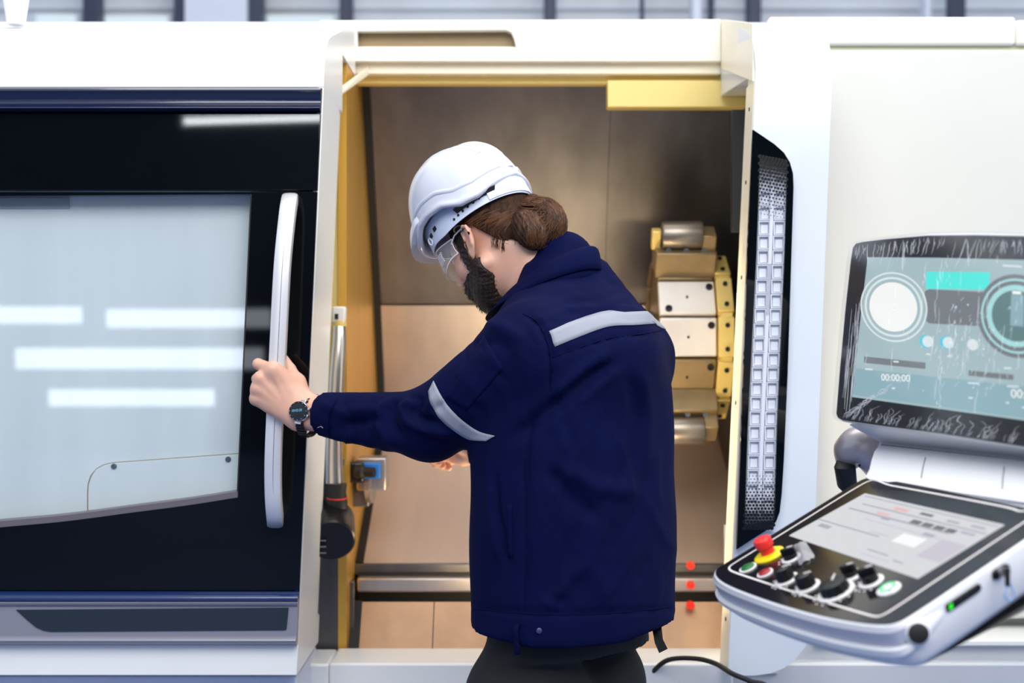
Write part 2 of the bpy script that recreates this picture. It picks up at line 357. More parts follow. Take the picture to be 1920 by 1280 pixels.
# interior of the bay
XLW, XRW = -.392, .60
sec = [(3.72, zpx(158, 3.72)), (4.04, 1.436)]
def strip(secs, x0, x1, th=.01):
    loops = [[(x0, d-2.667, z), (x1, d-2.667, z), (x1, d-2.667+th, z-.002), (x0, d-2.667+th, z-.002)] for d, z in secs]; return loft(loops)
v, f = strip(sec, XLW, xpx(1140, 3.85)); mesh('back_panel', v, f, m_steel, mc, own=False)
v, f = strip([(d+.006, z) for d, z in sec], xpx(1141, 3.85), XRW); mesh('back_panel', v, f, m_steel, mc, own=False)
P2 = (4.2, zpx(800, 4.2)); P3 = (3.56, zpx(1056, 3.56))
v, f = strip([(4.035, 1.432), P2], XLW, XRW); mesh('lower_back_panel', v, f, m_steel2, mc, own=False)
v, f = strip([P2, P3], XLW, XRW); mesh('chute_panel', v, f, M('pale_brushed_steel', (224, 204, 190), .42, .7, streak=(9, .08, (1, .1, .1))), mc, own=False)
mb = MB(); mb.box((XLW, 3.545-2.667, zpx(1078, 3.545)), (XRW, 3.56-2.667, zpx(1057, 3.545))); mb.make('ledge_lip', m_steel, mc, bevel=.002)
mb = MB(); mb.box((XLW+.01, 3.50-2.667, zpx(1111, 3.50)), (XRW, 3.54-2.667, zpx(1083, 3.50))); mb.make('ledge_bar', m_steel2, mc, bevel=.006, seg=3)
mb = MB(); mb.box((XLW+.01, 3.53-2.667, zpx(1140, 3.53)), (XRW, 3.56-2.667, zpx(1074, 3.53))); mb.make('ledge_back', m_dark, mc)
xs = xpx(812, 3.44); P6 = (3.49, zpx(1128, 3.49)); P7 = (3.37, zpx(1262, 3.37))
v, f = strip([P6, P7], XLW, xs-.0012); mesh('floor_plate', v, f, m_plate, mc, own=False)
v, f = strip([P6, P7], xs+.0012, XRW); mesh('floor_plate', v, f, m_plate, mc, own=False)
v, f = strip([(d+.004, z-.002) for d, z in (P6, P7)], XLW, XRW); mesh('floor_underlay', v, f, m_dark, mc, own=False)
mb = MB(); mb.box((XLW-.02, 3.37-2.667, .45), (XLW, 4.4-2.667, 2.0)); mb.make('left_bay_wall', m_lampgold, mc)
mb = MB(); mb.box((XLW-.14, 3.38-2.667, 1.20), (XLW-.001, 3.39-2.667, 2.0)); mb.make('jamb_plate', m_warmlit, mc)
mb = MB(); mb.box((XLW-.14, 3.382-2.667, .45), (XLW-.001, 3.39-2.667, 1.19)); mb.make('jamb_plate', m_steel, mc)
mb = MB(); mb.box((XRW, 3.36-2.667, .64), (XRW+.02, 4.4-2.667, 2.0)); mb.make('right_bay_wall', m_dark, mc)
mb = MB(); mb.box((XLW, 3.57-2.667, 2.055), (XRW, 4.4-2.667, 2.07)); mb.make('bay_roof', m_cream, mc)
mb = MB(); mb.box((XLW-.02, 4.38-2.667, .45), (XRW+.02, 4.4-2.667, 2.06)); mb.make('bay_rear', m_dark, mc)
v, f = loft([[(XLW+a, d-2.667-.014, z+.002) for a in (.0, .02)]+[(XLW+a, d-2.667+.01, z) for a in (.02, 0)] for d, z in (sec[0], sec[1], P2)]); mesh('corner_gasket', v, f, m_rubber, mc, own=False)
v, f = loft([[(XLW+a, d-2.667-.004, z+.004) for a in (.0, .02)]+[(XLW+a, d-2.667+.01, z) for a in (.02, 0)] for d, z in (P2, P3)]); mesh('corner_gasket', v, f, m_rubber, mc, own=False)
v, f = loft([[(XLW+a, d-2.667-.004, z+.004) for a in (.0, .025)]+[(XLW+a, d-2.667+.01, z) for a in (.025, 0)] for d, z in (P6, P7)]); mesh('corner_gasket', v, f, m_rubber, mc, own=False)
mb = MB(); boxpx(mb, 590, 664, 1090, 1262, 3.44, 3.46); mb.make('lower_left_plate', m_steel, mc, bevel=.002)
mb = MB(); boxpx(mb, 1372, 1398, 205, 435, 3.32, 3.34); mb.make('recess_shade_plate', m_rubber, mc, bevel=.002)  # black plate put in for the dark of an open recess
m_red = M('red_light_paint', (255, 52, 30), .3)  # red discs stand in for small spots of red light
for y, d in ((1060, 3.53), (1097, 3.49), (1135, 3.46)):
    p = W(1295, y, d); MB().cyl(p, p+np.array([0, .012, 0]), .0105, n=14).make('red_light_spot', m_red, mc, smooth=True)
mb = MB(); p = W(20, 44, 3.3)
v, f = lathe([(.021, 0), (.022, .01), (.028, .05), (.036, .10), (.038, .14), (.030, .16), (.0, .165)], W(30, 46, 3.3), (0, 0, 1)); bc = mesh('beacon_lamp', v, f, M('white_beacon_plastic', (238, 238, 240), .3), mc, smooth=True)

# ------------------------------------------------------------------ sliding door
dr = thing('sliding_door', 'wide sliding door with black glass front and clear window, closed-off left half of the lathe', 'door', (-1.0, .45, .62))
XD = lambda z: -.3905+(z-1.855)*.0451
xl = -2.1
rows = [(xl, XD(.64), 2.945, 3.27, zpx(1266, 2.945)), (xl, XD(.7), 2.945, 3.27, zpx(1208, 2.945)), (xl, XD(.71)-.004, 3.09, 3.27, zpx(1206, 2.945)), (xl, XD(1.85)-.004, 3.09, 3.27, zpx(166, 2.945)), (xl, XD(1.86), 2.945, 3.27, zpx(164, 2.945))]
for d, z in ((2.945, 1.872), (2.952, 1.905), (2.972, 1.94), (3.01, 1.968), (3.07, 1.990), (3.15, 2.012), (3.27, 2.045)): rows.append((xl, XD(1.872)+.006*(z-1.872), d, 3.27, z))
v, f = shell(rows); mesh('door_cover', v, f, m_white, dr, own=False, bevel=.004)
rows = [(xl, XD(1.872), 3.262, 3.56, 2.036), (xl, XD(1.872), 3.262, 3.56, 2.048), (xl, XD(1.872), 3.54, 3.56, 2.124)]
rows = [(xl, XD(1.872), 3.26, 3.54, 1.99), (xl, XD(1.872), 3.265, 3.54, 2.046), (xl, XD(1.872), 3.535, 3.54, 2.124)]
v, f = shell(rows); mesh('door_hood', v, f, m_white, dr, own=False)
a = [(XD(z), yy, z) for z, yy in ((zpx(1266, 2.945), .279), (zpx(150, 2.945), .279), (zpx(150, 2.945), .553), (zpx(1266, 2.945), .553))]
v, f = loft([[np.array(p)-np.array([.012, 0, 0]) for p in a], a]); mesh('door_edge', v, f, m_white, dr, bevel=.003, own=False)
mb = MB(); boxpx(mb, 566, 576, 1112, 1208, 2.97, 3.0)
v, f = loft([[W(638, 163, 3.26), W(690, 125, 3.54), W(690, 140, 3.54), W(640, 176, 3.26)], [p+np.array([.0, .01, 0.0]) for p in (W(638, 163, 3.26), W(690, 125, 3.54), W(690, 140, 3.54), W(640, 176, 3.26))]])
mesh('edge_bracket', v, f, m_cream, dr)
def dx(py, dd=0): return XD(zpx(py, 2.945))-.0015+dd
def rail(prof, name, mat):
    loops = [[(x if x < -1 else dx(y), d-2.667, zpx(y, 2.945)) for y, d in prof]+[(x if x < -1 else dx(prof[-1][0]), .31, zpx(prof[-1][0], 2.945)), (x if x < -1 else dx(prof[0][0]), .31, zpx(prof[0][0], 2.945))] for x in (xl, -.3)]
    v, f = loft(loops); return mesh(name, v, f, mat, dr, smooth=True, angle=50, own=False)
rail([(166, 2.945), (168, 2.925), (171, 2.916), (175, 2.914), (180, 2.920), (190, 2.926), (199, 2.924), (203, 2.916), (207, 2.913), (210, 2.918), (212, 2.94)], 'top_rail', m_navy)
a = [(xl, zpx(214, 2.945)), (dx(214), zpx(214, 2.945)), (dx(358), zpx(358, 2.945)), (xl, zpx(358, 2.945))]
v, f = loft([[(x, 2.935-2.667, z) for x, z in a], [(x, 2.955-2.667, z) for x, z in a]]); mesh('upper_glass', v, f, m_black, dr, bevel=.002)
DG = 2.937
arc = [W(x, y, DG) for x, y in [tuple(q) for q in spline([(-120, 1000), (0, 988), (120, 977), (250, 960), (350, 947), (446, 932)], 22)]]
win = arc+[W(457, 700, DG), W(472, 364, DG), W(-120, 368, DG)]
out = [np.array((xl, DG-2.667, zpx(1106, DG))), np.array((dx(1106), DG-2.667, zpx(1106, DG))), np.array((dx(360), DG-2.667, zpx(360, DG))), np.array((xl, DG-2.667, zpx(360, DG)))]
v, f = plate_hole(out, win, (0, .02, 0)); mesh('glass_frame', v, f, m_black, dr, own=False)
lp = [W(*q, DG-.001) for q in ((-120, 990), (-120, 1000))]
v, f = loft([[p+np.array([0, -.002, 0]), p+np.array([0, -.002, .0125]), p+np.array([0, .03, .014]), p+np.array([0, .03, 0])] for p in arc]); mesh('window_trim', v, f, m_trim, dr)
v, f = loft([[p, p+np.array([-.003, 0, 0]), p+np.array([-.006, .03, 0]), p+np.array([0, .03, 0])] for p in (W(446, 932, DG), W(457, 700, DG), W(472, 364, DG))]); mesh('window_trim', v, f, m_rubber, dr)
mb = MB(); boxpx(mb, -140, 480, 358, 1010, 2.958, 2.963); mb.make('window_pane', m_pane, dr)
mb = MB(); mb.box((xl, 2.982-2.667, .75), (XD(1.3)-.03, 2.99-2.667, 1.72)); sh = mb.make('inner_sheet', m_sheet, dr)
o = [(165, 1010), (165, 925), (166, 908), (171, 893), (180, 880), (194, 872), (212, 868), (446, 851), (500, 849), (500, 1010)]
v, f = plate_px(o, 2.978, .004); acc = mesh('access_plate', v, f, m_sheet, dr, bevel=.001)
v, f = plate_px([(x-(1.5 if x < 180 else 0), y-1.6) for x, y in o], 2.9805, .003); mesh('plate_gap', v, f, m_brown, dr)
for px, py in ((214, 873.5), (428, 860.5)):
    v, f = lathe([(.0058, 0), (.0058, .003), (.0045, .004), (.002, .004), (.002, .002), (0, .002)], W(px, py, 2.978), (0, -1, 0), 16); mesh('screw', v, f, m_screw, acc, smooth=True)
mb = MB(); boxpx(mb, -100, 130, 371, 391, 2.979, 2.981); lbl = mb.make('faint_label', M('pale_label_grey', (186, 190, 192), .5), dr)
rail([(1106, 2.945), (1109, 2.925), (1113, 2.916), (1118, 2.914), (1122, 2.916)], 'lower_blue_rail', M('blue_lacquer', (24, 44, 92), .22, coat=.5))
rail([(1122, 2.922), (1125, 2.914), (1129, 2.916), (1133, 2.922), (1188, 2.922), (1191, 2.915), (1195, 2.913), (1200, 2.918), (1207, 2.935)], 'lower_rail', m_rail)
v, f = plate_px([(30, 1143), (541, 1139), (540, 1150), (537, 1179), (534, 1181), (95, 1184), (82, 1182), (68, 1176), (52, 1163), (40, 1152)], 2.9195, .004); mesh('rail_inset', v, f, m_inset, dr)
# bow handle
hp = [(544, 373, 2.937), (543, 377, 2.905), (540, 395, 2.882), (536, 430, 2.868), (531, 480, 2.857), (527, 540, 2.850), (523, 620, 2.846), (519, 700, 2.845), (516, 770, 2.846), (513, 840, 2.850), (512, 890, 2.858), (513, 935, 2.870), (515, 962, 2.888), (516, 974, 2.908), (516, 978, 2.937)]
hw = spline([W(*p) for p in hp], 60); T = np.gradient(hw, axis=0); loops = []
prof = [(-.0165, -.006), (-.0155, -.010), (-.010, -.0125), (0, -.013), (.010, -.0125), (.0155, -.010), (.0165, -.006), (.0165, .008), (.0145, .0115), (0, .012), (-.0145, .0115), (-.0165, .008)]
for p, t in zip(hw, T):
    t = t/np.linalg.norm(t); ux = np.array([1.0, 0, 0]); ux -= t*np.dot(ux, t); ux /= np.linalg.norm(ux); uy = np.cross(ux, t)
    loops.append([p+a*ux+b*uy for a, b in prof])
v, f = loft(loops); hd = mesh('door_handle', v, f, m_alu, dr, smooth=True, angle=45); hd['label'] = 'tall bowed silver pull bar'
v, f = tube_geo([p+np.array([.002, -.0128, 0]) for p in hw[8:-8]], .0006, 5); mesh('seam', v, f, m_screw, hd)

#PART2
# ------------------------------------------------------------------ tool turret inside the bay
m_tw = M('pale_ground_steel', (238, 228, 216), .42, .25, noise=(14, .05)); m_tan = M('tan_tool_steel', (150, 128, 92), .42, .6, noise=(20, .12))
m_ty = M('yellow_plated_flange', (236, 205, 120), .38, .35, noise=(15, .05)); m_tg = M('grey_tool_steel', (150, 140, 128), .36, .8, noise=(18, .1))
TC = np.array([.455, 3.78-2.667, 1.341]); TR_ = .2; x0, x1 = .372, .515
tt = thing('tool_turret', 'twelve-sided steel tool turret with tool holders inside the lathe bay', 'turret', TC)
def ring12(x, r, off=15): return [TC+np.array([x-TC[0], -r*math.cos(math.radians(30*k+off)), r*math.sin(math.radians(30*k+off))]) for k in range(12)]
v, f = loft([ring12(x0+.01, .188), ring12(x1, .188)]); mesh('drum', v, f, m_tan, tt)
def radial(a): a = math.radians(a); return np.array([0, -math.cos(a), math.sin(a)]), np.array([0, math.sin(a), math.cos(a)])
def bolt(p, ax, r, par, mt=None):
    v, f = lathe([(r, 0), (r, .006), (r*.55, .006), (r*.5, .002), (0, .002)], p, ax, 12); return mesh('bolt', v, f, mt or m_rubber, par, smooth=True)
for k in range(-3, 9):
    e, t = radial(30*k); c = TC+e*.194+np.array([(x0+x1)/2-TC[0], 0, 0])
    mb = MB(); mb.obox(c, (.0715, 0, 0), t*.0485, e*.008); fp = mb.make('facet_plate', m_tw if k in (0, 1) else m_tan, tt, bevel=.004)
    if abs(k) <= 2:
        for sx, sz in ((.058, .03), (-.048, -.034)): bolt(c+e*.007+np.array([sx, 0, 0])+t*sz, e, .009, fp)
        bolt(c+e*.006+np.array([-.0, 0, 0]), e, .003, fp)
v, f = lathe([(.06, -.02), (.205, -.02), (.215, -.014), (.215, .014), (.205, .02), (.06, .02)], TC+np.array([.085, 0, 0]), (1, 0, 0), 48); mesh('back_disc', v, f, m_ty, tt, smooth=True, angle=30)
for k in range(-2, 3):
    e, t = radial(30*k); c = TC+e*.205+np.array([.083, 0, 0]); mb = MB(); mb.obox(c, (.02, 0, 0), t*.05, e*.012); fl = mb.make('flange_plate', m_ty, tt, bevel=.002)
    for s in (-.03, .03): bolt(c+e*.011+t*s+np.array([.002, 0, 0]), e, .006, fl)
def holder(a, L, flip):
    e, t = radial(a); c = TC+np.array([-.012, 0, 0]); mb = MB(); mb.obox(c+e*.235, (.078, 0, 0), t*.045, e*.035); hb = mb.make('tool_holder', m_tan, tt, bevel=.004)
    q = c+e*.30; v, f = lathe([(.0, -.052), (.034, -.052), (.036, -.048), (.036, .046), (.034, .05), (.0, .05)], q+np.array([-.008, 0, 0]), (1, 0, 0), 26); mesh('clamp_cylinder', v, f, m_tg, hb, smooth=True, angle=35)
    mb = MB(); mb.obox(q+np.array([.058, 0, 0])-e*.01, (.018, 0, 0), t*.03, e*.022); mb.make('clamp_jaw', m_tan, hb, bevel=.003)
    mb = MB(); mb.obox(q+np.array([-.075, 0, 0])-e*.01, (.012, 0, 0), t*.012, e*.026); mb.make('nozzle', m_ty, hb, bevel=.003)
    for s in (-.045, .0, .045): bolt(c+e*.27+np.array([s, 0, 0])-t*.03*flip, -t*flip if abs(a) > 80 else np.array([0, -1.0, 0]), .007, hb, m_screw)
holder(60, 1, 1); holder(-52, 1, -1)
mb = MB(); mb.box((TC[0]-.16, TC[1]-.05, TC[2]-.05), (TC[0]-.08, TC[1]+.05, TC[2]+.07)); mb.make('hub_cover', m_tg, tt, bevel=.01)
mb = MB(); mb.cyl(TC+np.array([.1, 0, 0]), (XRW, TC[1], TC[2]), .12, n=24); mb.make('turret_shaft', m_dark, tt, smooth=True)

# ------------------------------------------------------------------ measuring arm by the left wall
pa = thing('measuring_arm', 'silver swing arm with black round motor and blue sensor block beside the door edge', 'arm', W(628, 1000, 3.30))
m_tube2 = M('polished_tube', (214, 206, 196), .22, .85, streak=(20, .08, (1, 1, .1)))
dA = 3.30
pts = spline([W(636, 606, dA+.02), W(636, 640, dA+.01), W(632, 700, dA), W(627, 800, dA), W(626, 860, dA), W(627, 905, dA)], 24)
v, f = tube_geo(pts, np.linspace(.0150, .0215, 24), 16); mesh('arm_tube', v, f, m_tube2, pa, smooth=True)
v, f = tube_geo([W(637, 612, dA+.02), W(636, 600, dA+.02)], .0175, 16); mesh('tube_collar', v, f, m_ty, pa, smooth=True)
a = W(636, 590, dA+.02); mb = MB(); mb.obox(a, (.0155, 0, 0), (0, .016, 0), (.001, 0, .019)); mb.make('arm_head', M('white_cast_head', (232, 228, 220), .35), pa, bevel=.004)
mb = MB(); mb.obox(a+np.array([-.004, -.017, -.004]), (.004, 0, 0), (0, .002, 0), (0, 0, .006)); mb.make('head_slot', m_rubber, pa)
v, f = lathe([(.023, 0), (.0245, .004), (.0245, .02), (.021, .04), (.023, .06)], W(632, 955, dA-.01), (0, 0, 1), 20); mesh('arm_collar', v, f, m_rubber, pa, smooth=True)
v, f = lathe([(.0246, 0), (.0252, .0015), (.0246, .003)], W(632, 934, dA-.01), (0, -.1, 1), 20); mesh('red_ring', v, f, M('red_ring_paint', (214, 40, 30), .4), pa, smooth=True)
c = W(622, 1012, dA-.06)
v, f = lathe([(.058, .10), (.060, .09), (.060, .0), (.056, -.004), (.030, -.006), (0, -.006)], c, (.18, -.8, -.30), 32); v = [np.array(p) for p in v]
v, f = lathe([(.050, -.09), (.054, -.085), (.054, .0), (.050, .004), (.030, .003), (0, .003)], c, (.12, -.85, -.42), 32); mesh('arm_motor', v, f, m_blackp, pa, smooth=True, angle=40)
mb = MB()
for k in range(5): mb.obox(c+np.array([-.022, -.006-.001*k, .028-.014*k]), (.010, 0, 0), (0, .004, 0), (0, 0, .0014))
o = mb.make('motor_print', M('grey_print', (120, 122, 126), .5), pa); o['kind'] = 'stuff'
dB = 3.5
mb = MB(); boxpx(mb, 668, 724, 858, 920, dB, dB+.08); mb.make('sensor_bracket', m_steel2, pa, bevel=.004)
mb = MB(); boxpx(mb, 645, 692, 900, 950, dB+.01, dB+.09); mb.make('bracket_arm', m_steel, pa, bevel=.004)
v, f = lathe([(.05, 0), (.05, .012), (.0, .012)], W(690, 905, dB+.02), (1, -.1, 0), 20); mesh('bracket_disc', v, f, m_steel2, pa, smooth=True, angle=30)
mb = MB(); boxpx(mb, 680, 712, 868, 898, dB-.045, dB-.01); mb.make('blue_sensor', M('blue_anodised', (32, 112, 196), .35), pa, bevel=.003)
mb = MB(); boxpx(mb, 648, 682, 866, 905, dB-.05, dB); mb.make('connector', m_blackp, pa, bevel=.006)
v, f = lathe([(.014, 0), (.017, .004), (.017, .02), (.012, .026), (.012, .05)], W(666, 884, dB-.05), (1, -.3, 0), 16); mesh('connector_plug', v, f, m_rubber, pa, smooth=True)
mb = MB(); boxpx(mb, 606, 642, 862, 874, dA+.03, dA+.16); mb.make('arm_mount', m_steel, pa, bevel=.003)

# ------------------------------------------------------------------ control panel on its swivel arm
def axes(yaw, tilt):
    y, t = math.radians(yaw), math.radians(tilt); u = np.array([math.cos(y), -math.sin(y), 0]); h = np.array([math.sin(y), math.cos(y), 0]); z = np.array([0, 0, 1.0])
    return u, h*math.cos(t)+z*math.sin(t), -h*math.sin(t)+z*math.cos(t)
KU, KV, KN = axes(72, 28); KO = W(1369, 1070, 2.117)
def kp(px, py, w=0): return hit_plane(px, py, KO+KN*w, KN)
def kuv(p): return np.dot(p-KO, KU), np.dot(p-KO, KV)
def K(u, v, w=0): return KO+KU*u+KV*v+KN*w
cp = thing('control_panel', 'white swivel control console with black keyboard face and tilted monitor on the right', 'control panel', K(.2, .14, -.12))
m_cw = M('console_white', (222, 222, 224), .32, noise=(6, .015)); m_silver = M('console_silver', (186, 186, 198), .34, .2)
face = [(1341, 1071), (1341, 1080), (1350, 1090), (1372, 1102), (1405, 1115), (1450, 1131), (1500, 1146), (1550, 1159), (1600, 1168), (1640, 1173), (1668, 1173), (1686, 1168), (1702, 1160), (1760, 1122), (1840, 1068), (1920, 1013), (2010, 952), (2040, 926), (2030, 912), (2000, 900),
        (1920, 951), (1860, 938), (1780, 921), (1710, 908), (1665, 900), (1640, 896), (1622, 897), (1600, 909), (1560, 934), (1500, 971), (1440, 1008), (1380, 1045), (1348, 1064)]
face = face[:16]+[(2030, 938), (2080, 985-0)][:1]+[(1990, 967)]+face[20:]
def chaikin(P, it=2):
    P = [np.array(p, float) for p in P]
    for _ in range(it): P = [q for i in range(len(P)) for q in (P[i]*.75+P[(i+1) % len(P)]*.25, P[i]*.25+P[(i+1) % len(P)]*.75)]
    return P
fw = chaikin([kp(*p) for p in face]); cen = np.mean([kuv(p) for p in fw], 0)
def scaled(off, w, base=None):
    out = []; uv = np.array([kuv(p) for p in fw]); n = len(uv)
    for i in range(n):
        t = uv[(i+1) % n]-uv[i-1]; t = t/np.linalg.norm(t); nr = np.array([t[1], -t[0]]); out.append(K(uv[i][0]+nr[0]*off, uv[i][1]+nr[1]*off, w))
    return out
A2 = sum(kuv(fw[i])[0]*kuv(fw[(i+1) % len(fw)])[1]-kuv(fw[(i+1) % len(fw)])[0]*kuv(fw[i])[1] for i in range(len(fw)))
sg = 1 if A2 > 0 else -1
v, f = loft([scaled(-sg*.03, -.075), scaled(-sg*.012, -.066), scaled(sg*.003, -.052), scaled(sg*.0035, -.006), scaled(sg*.0025, -.0012), scaled(sg*.0005, .0006)]); body = mesh('console_body', v, f, m_cw, cp, smooth=True, angle=60)
v, f = loft([scaled(-sg*.0012, .0002), scaled(-sg*.0012, .0014)]); fp = mesh('black_face', v, f, M('black_console_glass', (26, 24, 27), .10, noise=(30, .15)), cp)
m_line = M('pale_line_print', (232, 224, 220), .4)
def kstrip(pts, wd, name, mat, par, w=.0018, closed=False):
    P = np.array([kuv(kp(*p)) for p in pts]); n = len(P); L = []
    for i in range(n):
        t = P[(i+1) % n]-P[i-1] if closed else P[min(i+1, n-1)]-P[max(i-1, 0)]
        t = t/np.linalg.norm(t); nr = np.array([-t[1], t[0]]); a, b = P[i]+nr*wd/2, P[i]-nr*wd/2
        L.append([K(*a, w), K(*b, w), K(*b, w-.0004), K(*a, w-.0004)])
    if closed: L.append(L[0])
    v, f = loft(L, cap=not closed); return mesh(name, v, f, mat, par)
ln = [(1632, 901), (1600, 919), (1550, 950), (1480, 994), (1410, 1037), (1374, 1059), (1368, 1064), (1368, 1069), (1376, 1074), (1430, 1092), (1500, 1115), (1560, 1134), (1610, 1149), (1634, 1156), (1646, 1158), (1656, 1155), (1672, 1146), (1750, 1094), (1830, 1041), (1920, 981), (1950, 961), (1940, 955), (1912, 961), (1900, 955), (1840, 943), (1760, 928), (1690, 915), (1668, 911), (1655, 906), (1645, 902)]
lnp = None
ln = ln[:20]+[(1944, 966), (1946, 961), (1938, 958)]+ln[22:]
ln = [tuple(p) for p in chaikin(ln, 2)]
kstrip(ln, .0030, 'border_line', m_line, fp, closed=True)
# silver band and white lip along the curved front
fuv = spline([kuv(kp(*p)) for p in [face[-1]]+face[0:13]+[(1712, 1153)]], 44); n = len(fuv)
def band(w0, w1, O0, O1, name, mat):
    L = []
    for i in range(n):
        t = fuv[min(i+1, n-1)]-fuv[max(i-1, 0)]; t = t/np.linalg.norm(t); nr = sg*np.array([t[1], -t[0]]); tp = min(1, i/5+.2, (n-1-i)/9.0+.12); o0, o1 = O0+.0002, O0+(O1-O0)*min(1, i/4+.1, (n-1-i)/9+.03)
        q = lambda o, w: K(fuv[i][0]+nr[0]*o, fuv[i][1]+nr[1]*o, w)
        L.append([q(o0, w0), q(o1, w0-.002*tp), q(o1, w0+(w1-w0)*tp), q(o0-.004, w0+(w1-w0)*tp)])
    v, f = loft(L); return mesh(name, v, f, mat, cp, smooth=True, angle=40)
band(-.004, -.026, .0030, .0060, 'front_band', m_silver); band(-.0255, -.036, .0035, .0120, 'front_lip', m_cw)
m_scr = bpy.data.materials.new('touch_screen_image'); EMs = EM('touch_screen_glow', (216, 217, 221), .93)
sc_q = [(1622, 925), (1884, 984), (1721, 1085), (1480, 1004)]
def kquad(q, w, th=.0006): a = [kp(x, y, w) for x, y in q]; return loft([a, [p+KN*th for p in a]])
v, f = kquad(sc_q, .0016); ts = mesh('touch_screen', v, f, EMs, cp)
T0 = [np.array(p, float) for p in sc_q]
def bil(s, t): return (T0[0]*(1-s)+T0[1]*s)*(1-t)+(T0[3]*(1-s)+T0[2]*s)*t
def tbar(s0, s1, t0, t1, mat, name='screen_bar'):
    v, f = kquad([bil(s0, t0), bil(s1, t0), bil(s1, t1), bil(s0, t1)], .0023, .0002); mesh(name, v, f, mat, ts)
e_g1 = EM('screen_grey', (178, 180, 192), .9); e_g2 = EM('screen_slate', (128, 128, 134), .9); e_pk = EM('screen_pink', (232, 186, 186), .95); e_lv = EM('screen_lilac', (204, 200, 212), .93); e_wh = EM('screen_white', (240, 241, 243), 1)
tbar(.02, .98, .035, .05, e_g1); tbar(.08, .98, .17, .19, e_g1); tbar(.05, .78, .29, .315, e_g1); tbar(.22, .9, .40, .415, e_lv); tbar(.0, .45, .60, .62, e_g1)
tbar(.28, .38, .10, .15, e_pk); tbar(.23, .32, .24, .275, e_pk)
for i in range(4): tbar(.48+.085*i, .55+.085*i, .225, .29, e_g2, 'screen_button')
tbar(.46, .55, .09, .13, e_g2); tbar(.66, .75, .11, .14, e_g1); tbar(.83, .93, .10, .13, e_g1); tbar(.83, .93, .22, .25, e_g1); tbar(.05, .13, .66, .72, e_g1); tbar(.30, .36, .30, .34, e_g1)
tbar(.65, .73, .37, .42, e_g1); tbar(.80, .98, .40, .72, e_lv); tbar(.50, .66, .82, .84, e_g1); tbar(.5, .72, .9, .915, e_lv); tbar(.36, .50, .56, .58, e_lv); tbar(.72, .8, .86, .88, e_g1); tbar(.55, .72, .46, .62, e_wh)
# push buttons and rotary knobs
def kdisc(px, py, prof, name, mat, par, n=28, w=.0016): v, f = lathe(prof, kp(px, py, w), KN, n); return mesh(name, v, f, mat, par, smooth=True, angle=40)
m_ring = M('white_button_ring', (226, 222, 222), .4); m_green = M('green_button_plastic', (10, 104, 40), .35); m_redb = M('red_button_plastic', (150, 22, 34), .3)
yl = kdisc(1443, 1041, [(.0235, 0), (.0235, .002), (.020, .004), (.012, .005), (0, .005)], 'yellow_collar', M('yellow_collar_plastic', (240, 212, 20), .4), cp)
kdisc(1443, 1041, [(.0105, .004), (.0105, .014), (.0135, .016), (.0140, .026), (.0125, .0285), (.006, .0295), (0, .0295)], 'emergency_stop_button', M('red_stop_plastic', (226, 44, 36), .35), yl)
def button(px, py, r, mt):
    b = kdisc(px, py, [(r*1.32, 0), (r*1.32, .0012), (r*1.28, .002), (r*1.0, .002)], 'button_ring', m_ring, cp); kdisc(px, py, [(r, .001), (r, .0032), (r*.9, .0040), (0, .0042)], 'button_cap', mt, b); return b
button(1403, 1065, .0105, m_green); rb = button(1435, 1075, .0095, m_redb)
m_lit = EM('lit_green_ring', (122, 246, 166), 1.0)
lb = button(1667, 1105, .0125, M('white_button_cap', (236, 240, 238), .4))
c = kp(1667, 1105, .0016); L_ = [[c+KN*w+r*(KU*math.cos(t)+KV*math.sin(t)) for r, w in ((.0076, .0040), (.0112, .0040), (.0112, .0050), (.0076, .0050))] for t in np.linspace(0, 2*PI, 37)]
v, f = loft(L_, cap=False); mesh('lit_ring', v, f, m_lit, lb)
a = kp(1667, 1105, .0068); mb = MB(); mb.obox(a, KU*.003, KV*.0008, KN*.0002); mb.make('button_mark', m_screw, lb)
def knob(px, py, r, h, ringr, ang, bar=False):
    kb = kdisc(px, py, [(ringr, 0), (ringr, .0016), (ringr-.001, .0024), (r+.001, .0024)], 'knob_scale', m_ring, cp); c = kp(px, py, .0016); V = []; nn = 48; loops = []
    for w, k in ((.002, 1.0), (h*.55, .98), (h*.8, .93), (h*.97, .90), (h, .82)):
        lp = []
        for i in range(nn):
            a = 2*PI*i/nn; rr = r*k*(1+.035*math.cos(12*a)*(1 if w < h*.9 else .4)); lp.append(c+KN*w+rr*(KU*math.cos(a)+KV*math.sin(a)))
        loops.append(lp)
    v, f = loft(loops); kn = mesh('knob', v, f, m_blackp, kb, smooth=True, angle=50)
    dv = KU*math.cos(ang)+KV*math.sin(ang); sd = np.cross(KN, dv)
    if bar:
        mb = MB(); mb.obox(c+KN*(h+.004), dv*r*1.05, sd*r*.30, KN*.006); mb.make('knob_grip', m_blackp, kb, bevel=.0015)
    mb = MB(); mb.obox(c+KN*(h+(.0105 if bar else .0006))+dv*r*(.5 if bar else .62), dv*r*.42, sd*.0009, KN*.0005); mb.make('pointer_line', m_line, kb)
    for i in range(9):
        a = ang+PI+ (i-4)*.42; q = c+(KU*math.cos(a)+KV*math.sin(a))*(ringr+.0045); MB().obox(q, KU*.0012, KV*.0012, KN*.0004).make('tick', m_line, kb)
knob(1475, 1087, .0130, .020, .0180, .9); knob(1515, 1100, .0130, .020, .0180, .75); knob(1568, 1110, .0200, .016, .0265, 2.3)
knob(1484, 1047, .0105, .008, .0150, .8, True); knob(1597, 1080, .0105, .008, .0160, .7, True); knob(1634, 1091, .0115, .012, .0175, .8, True)
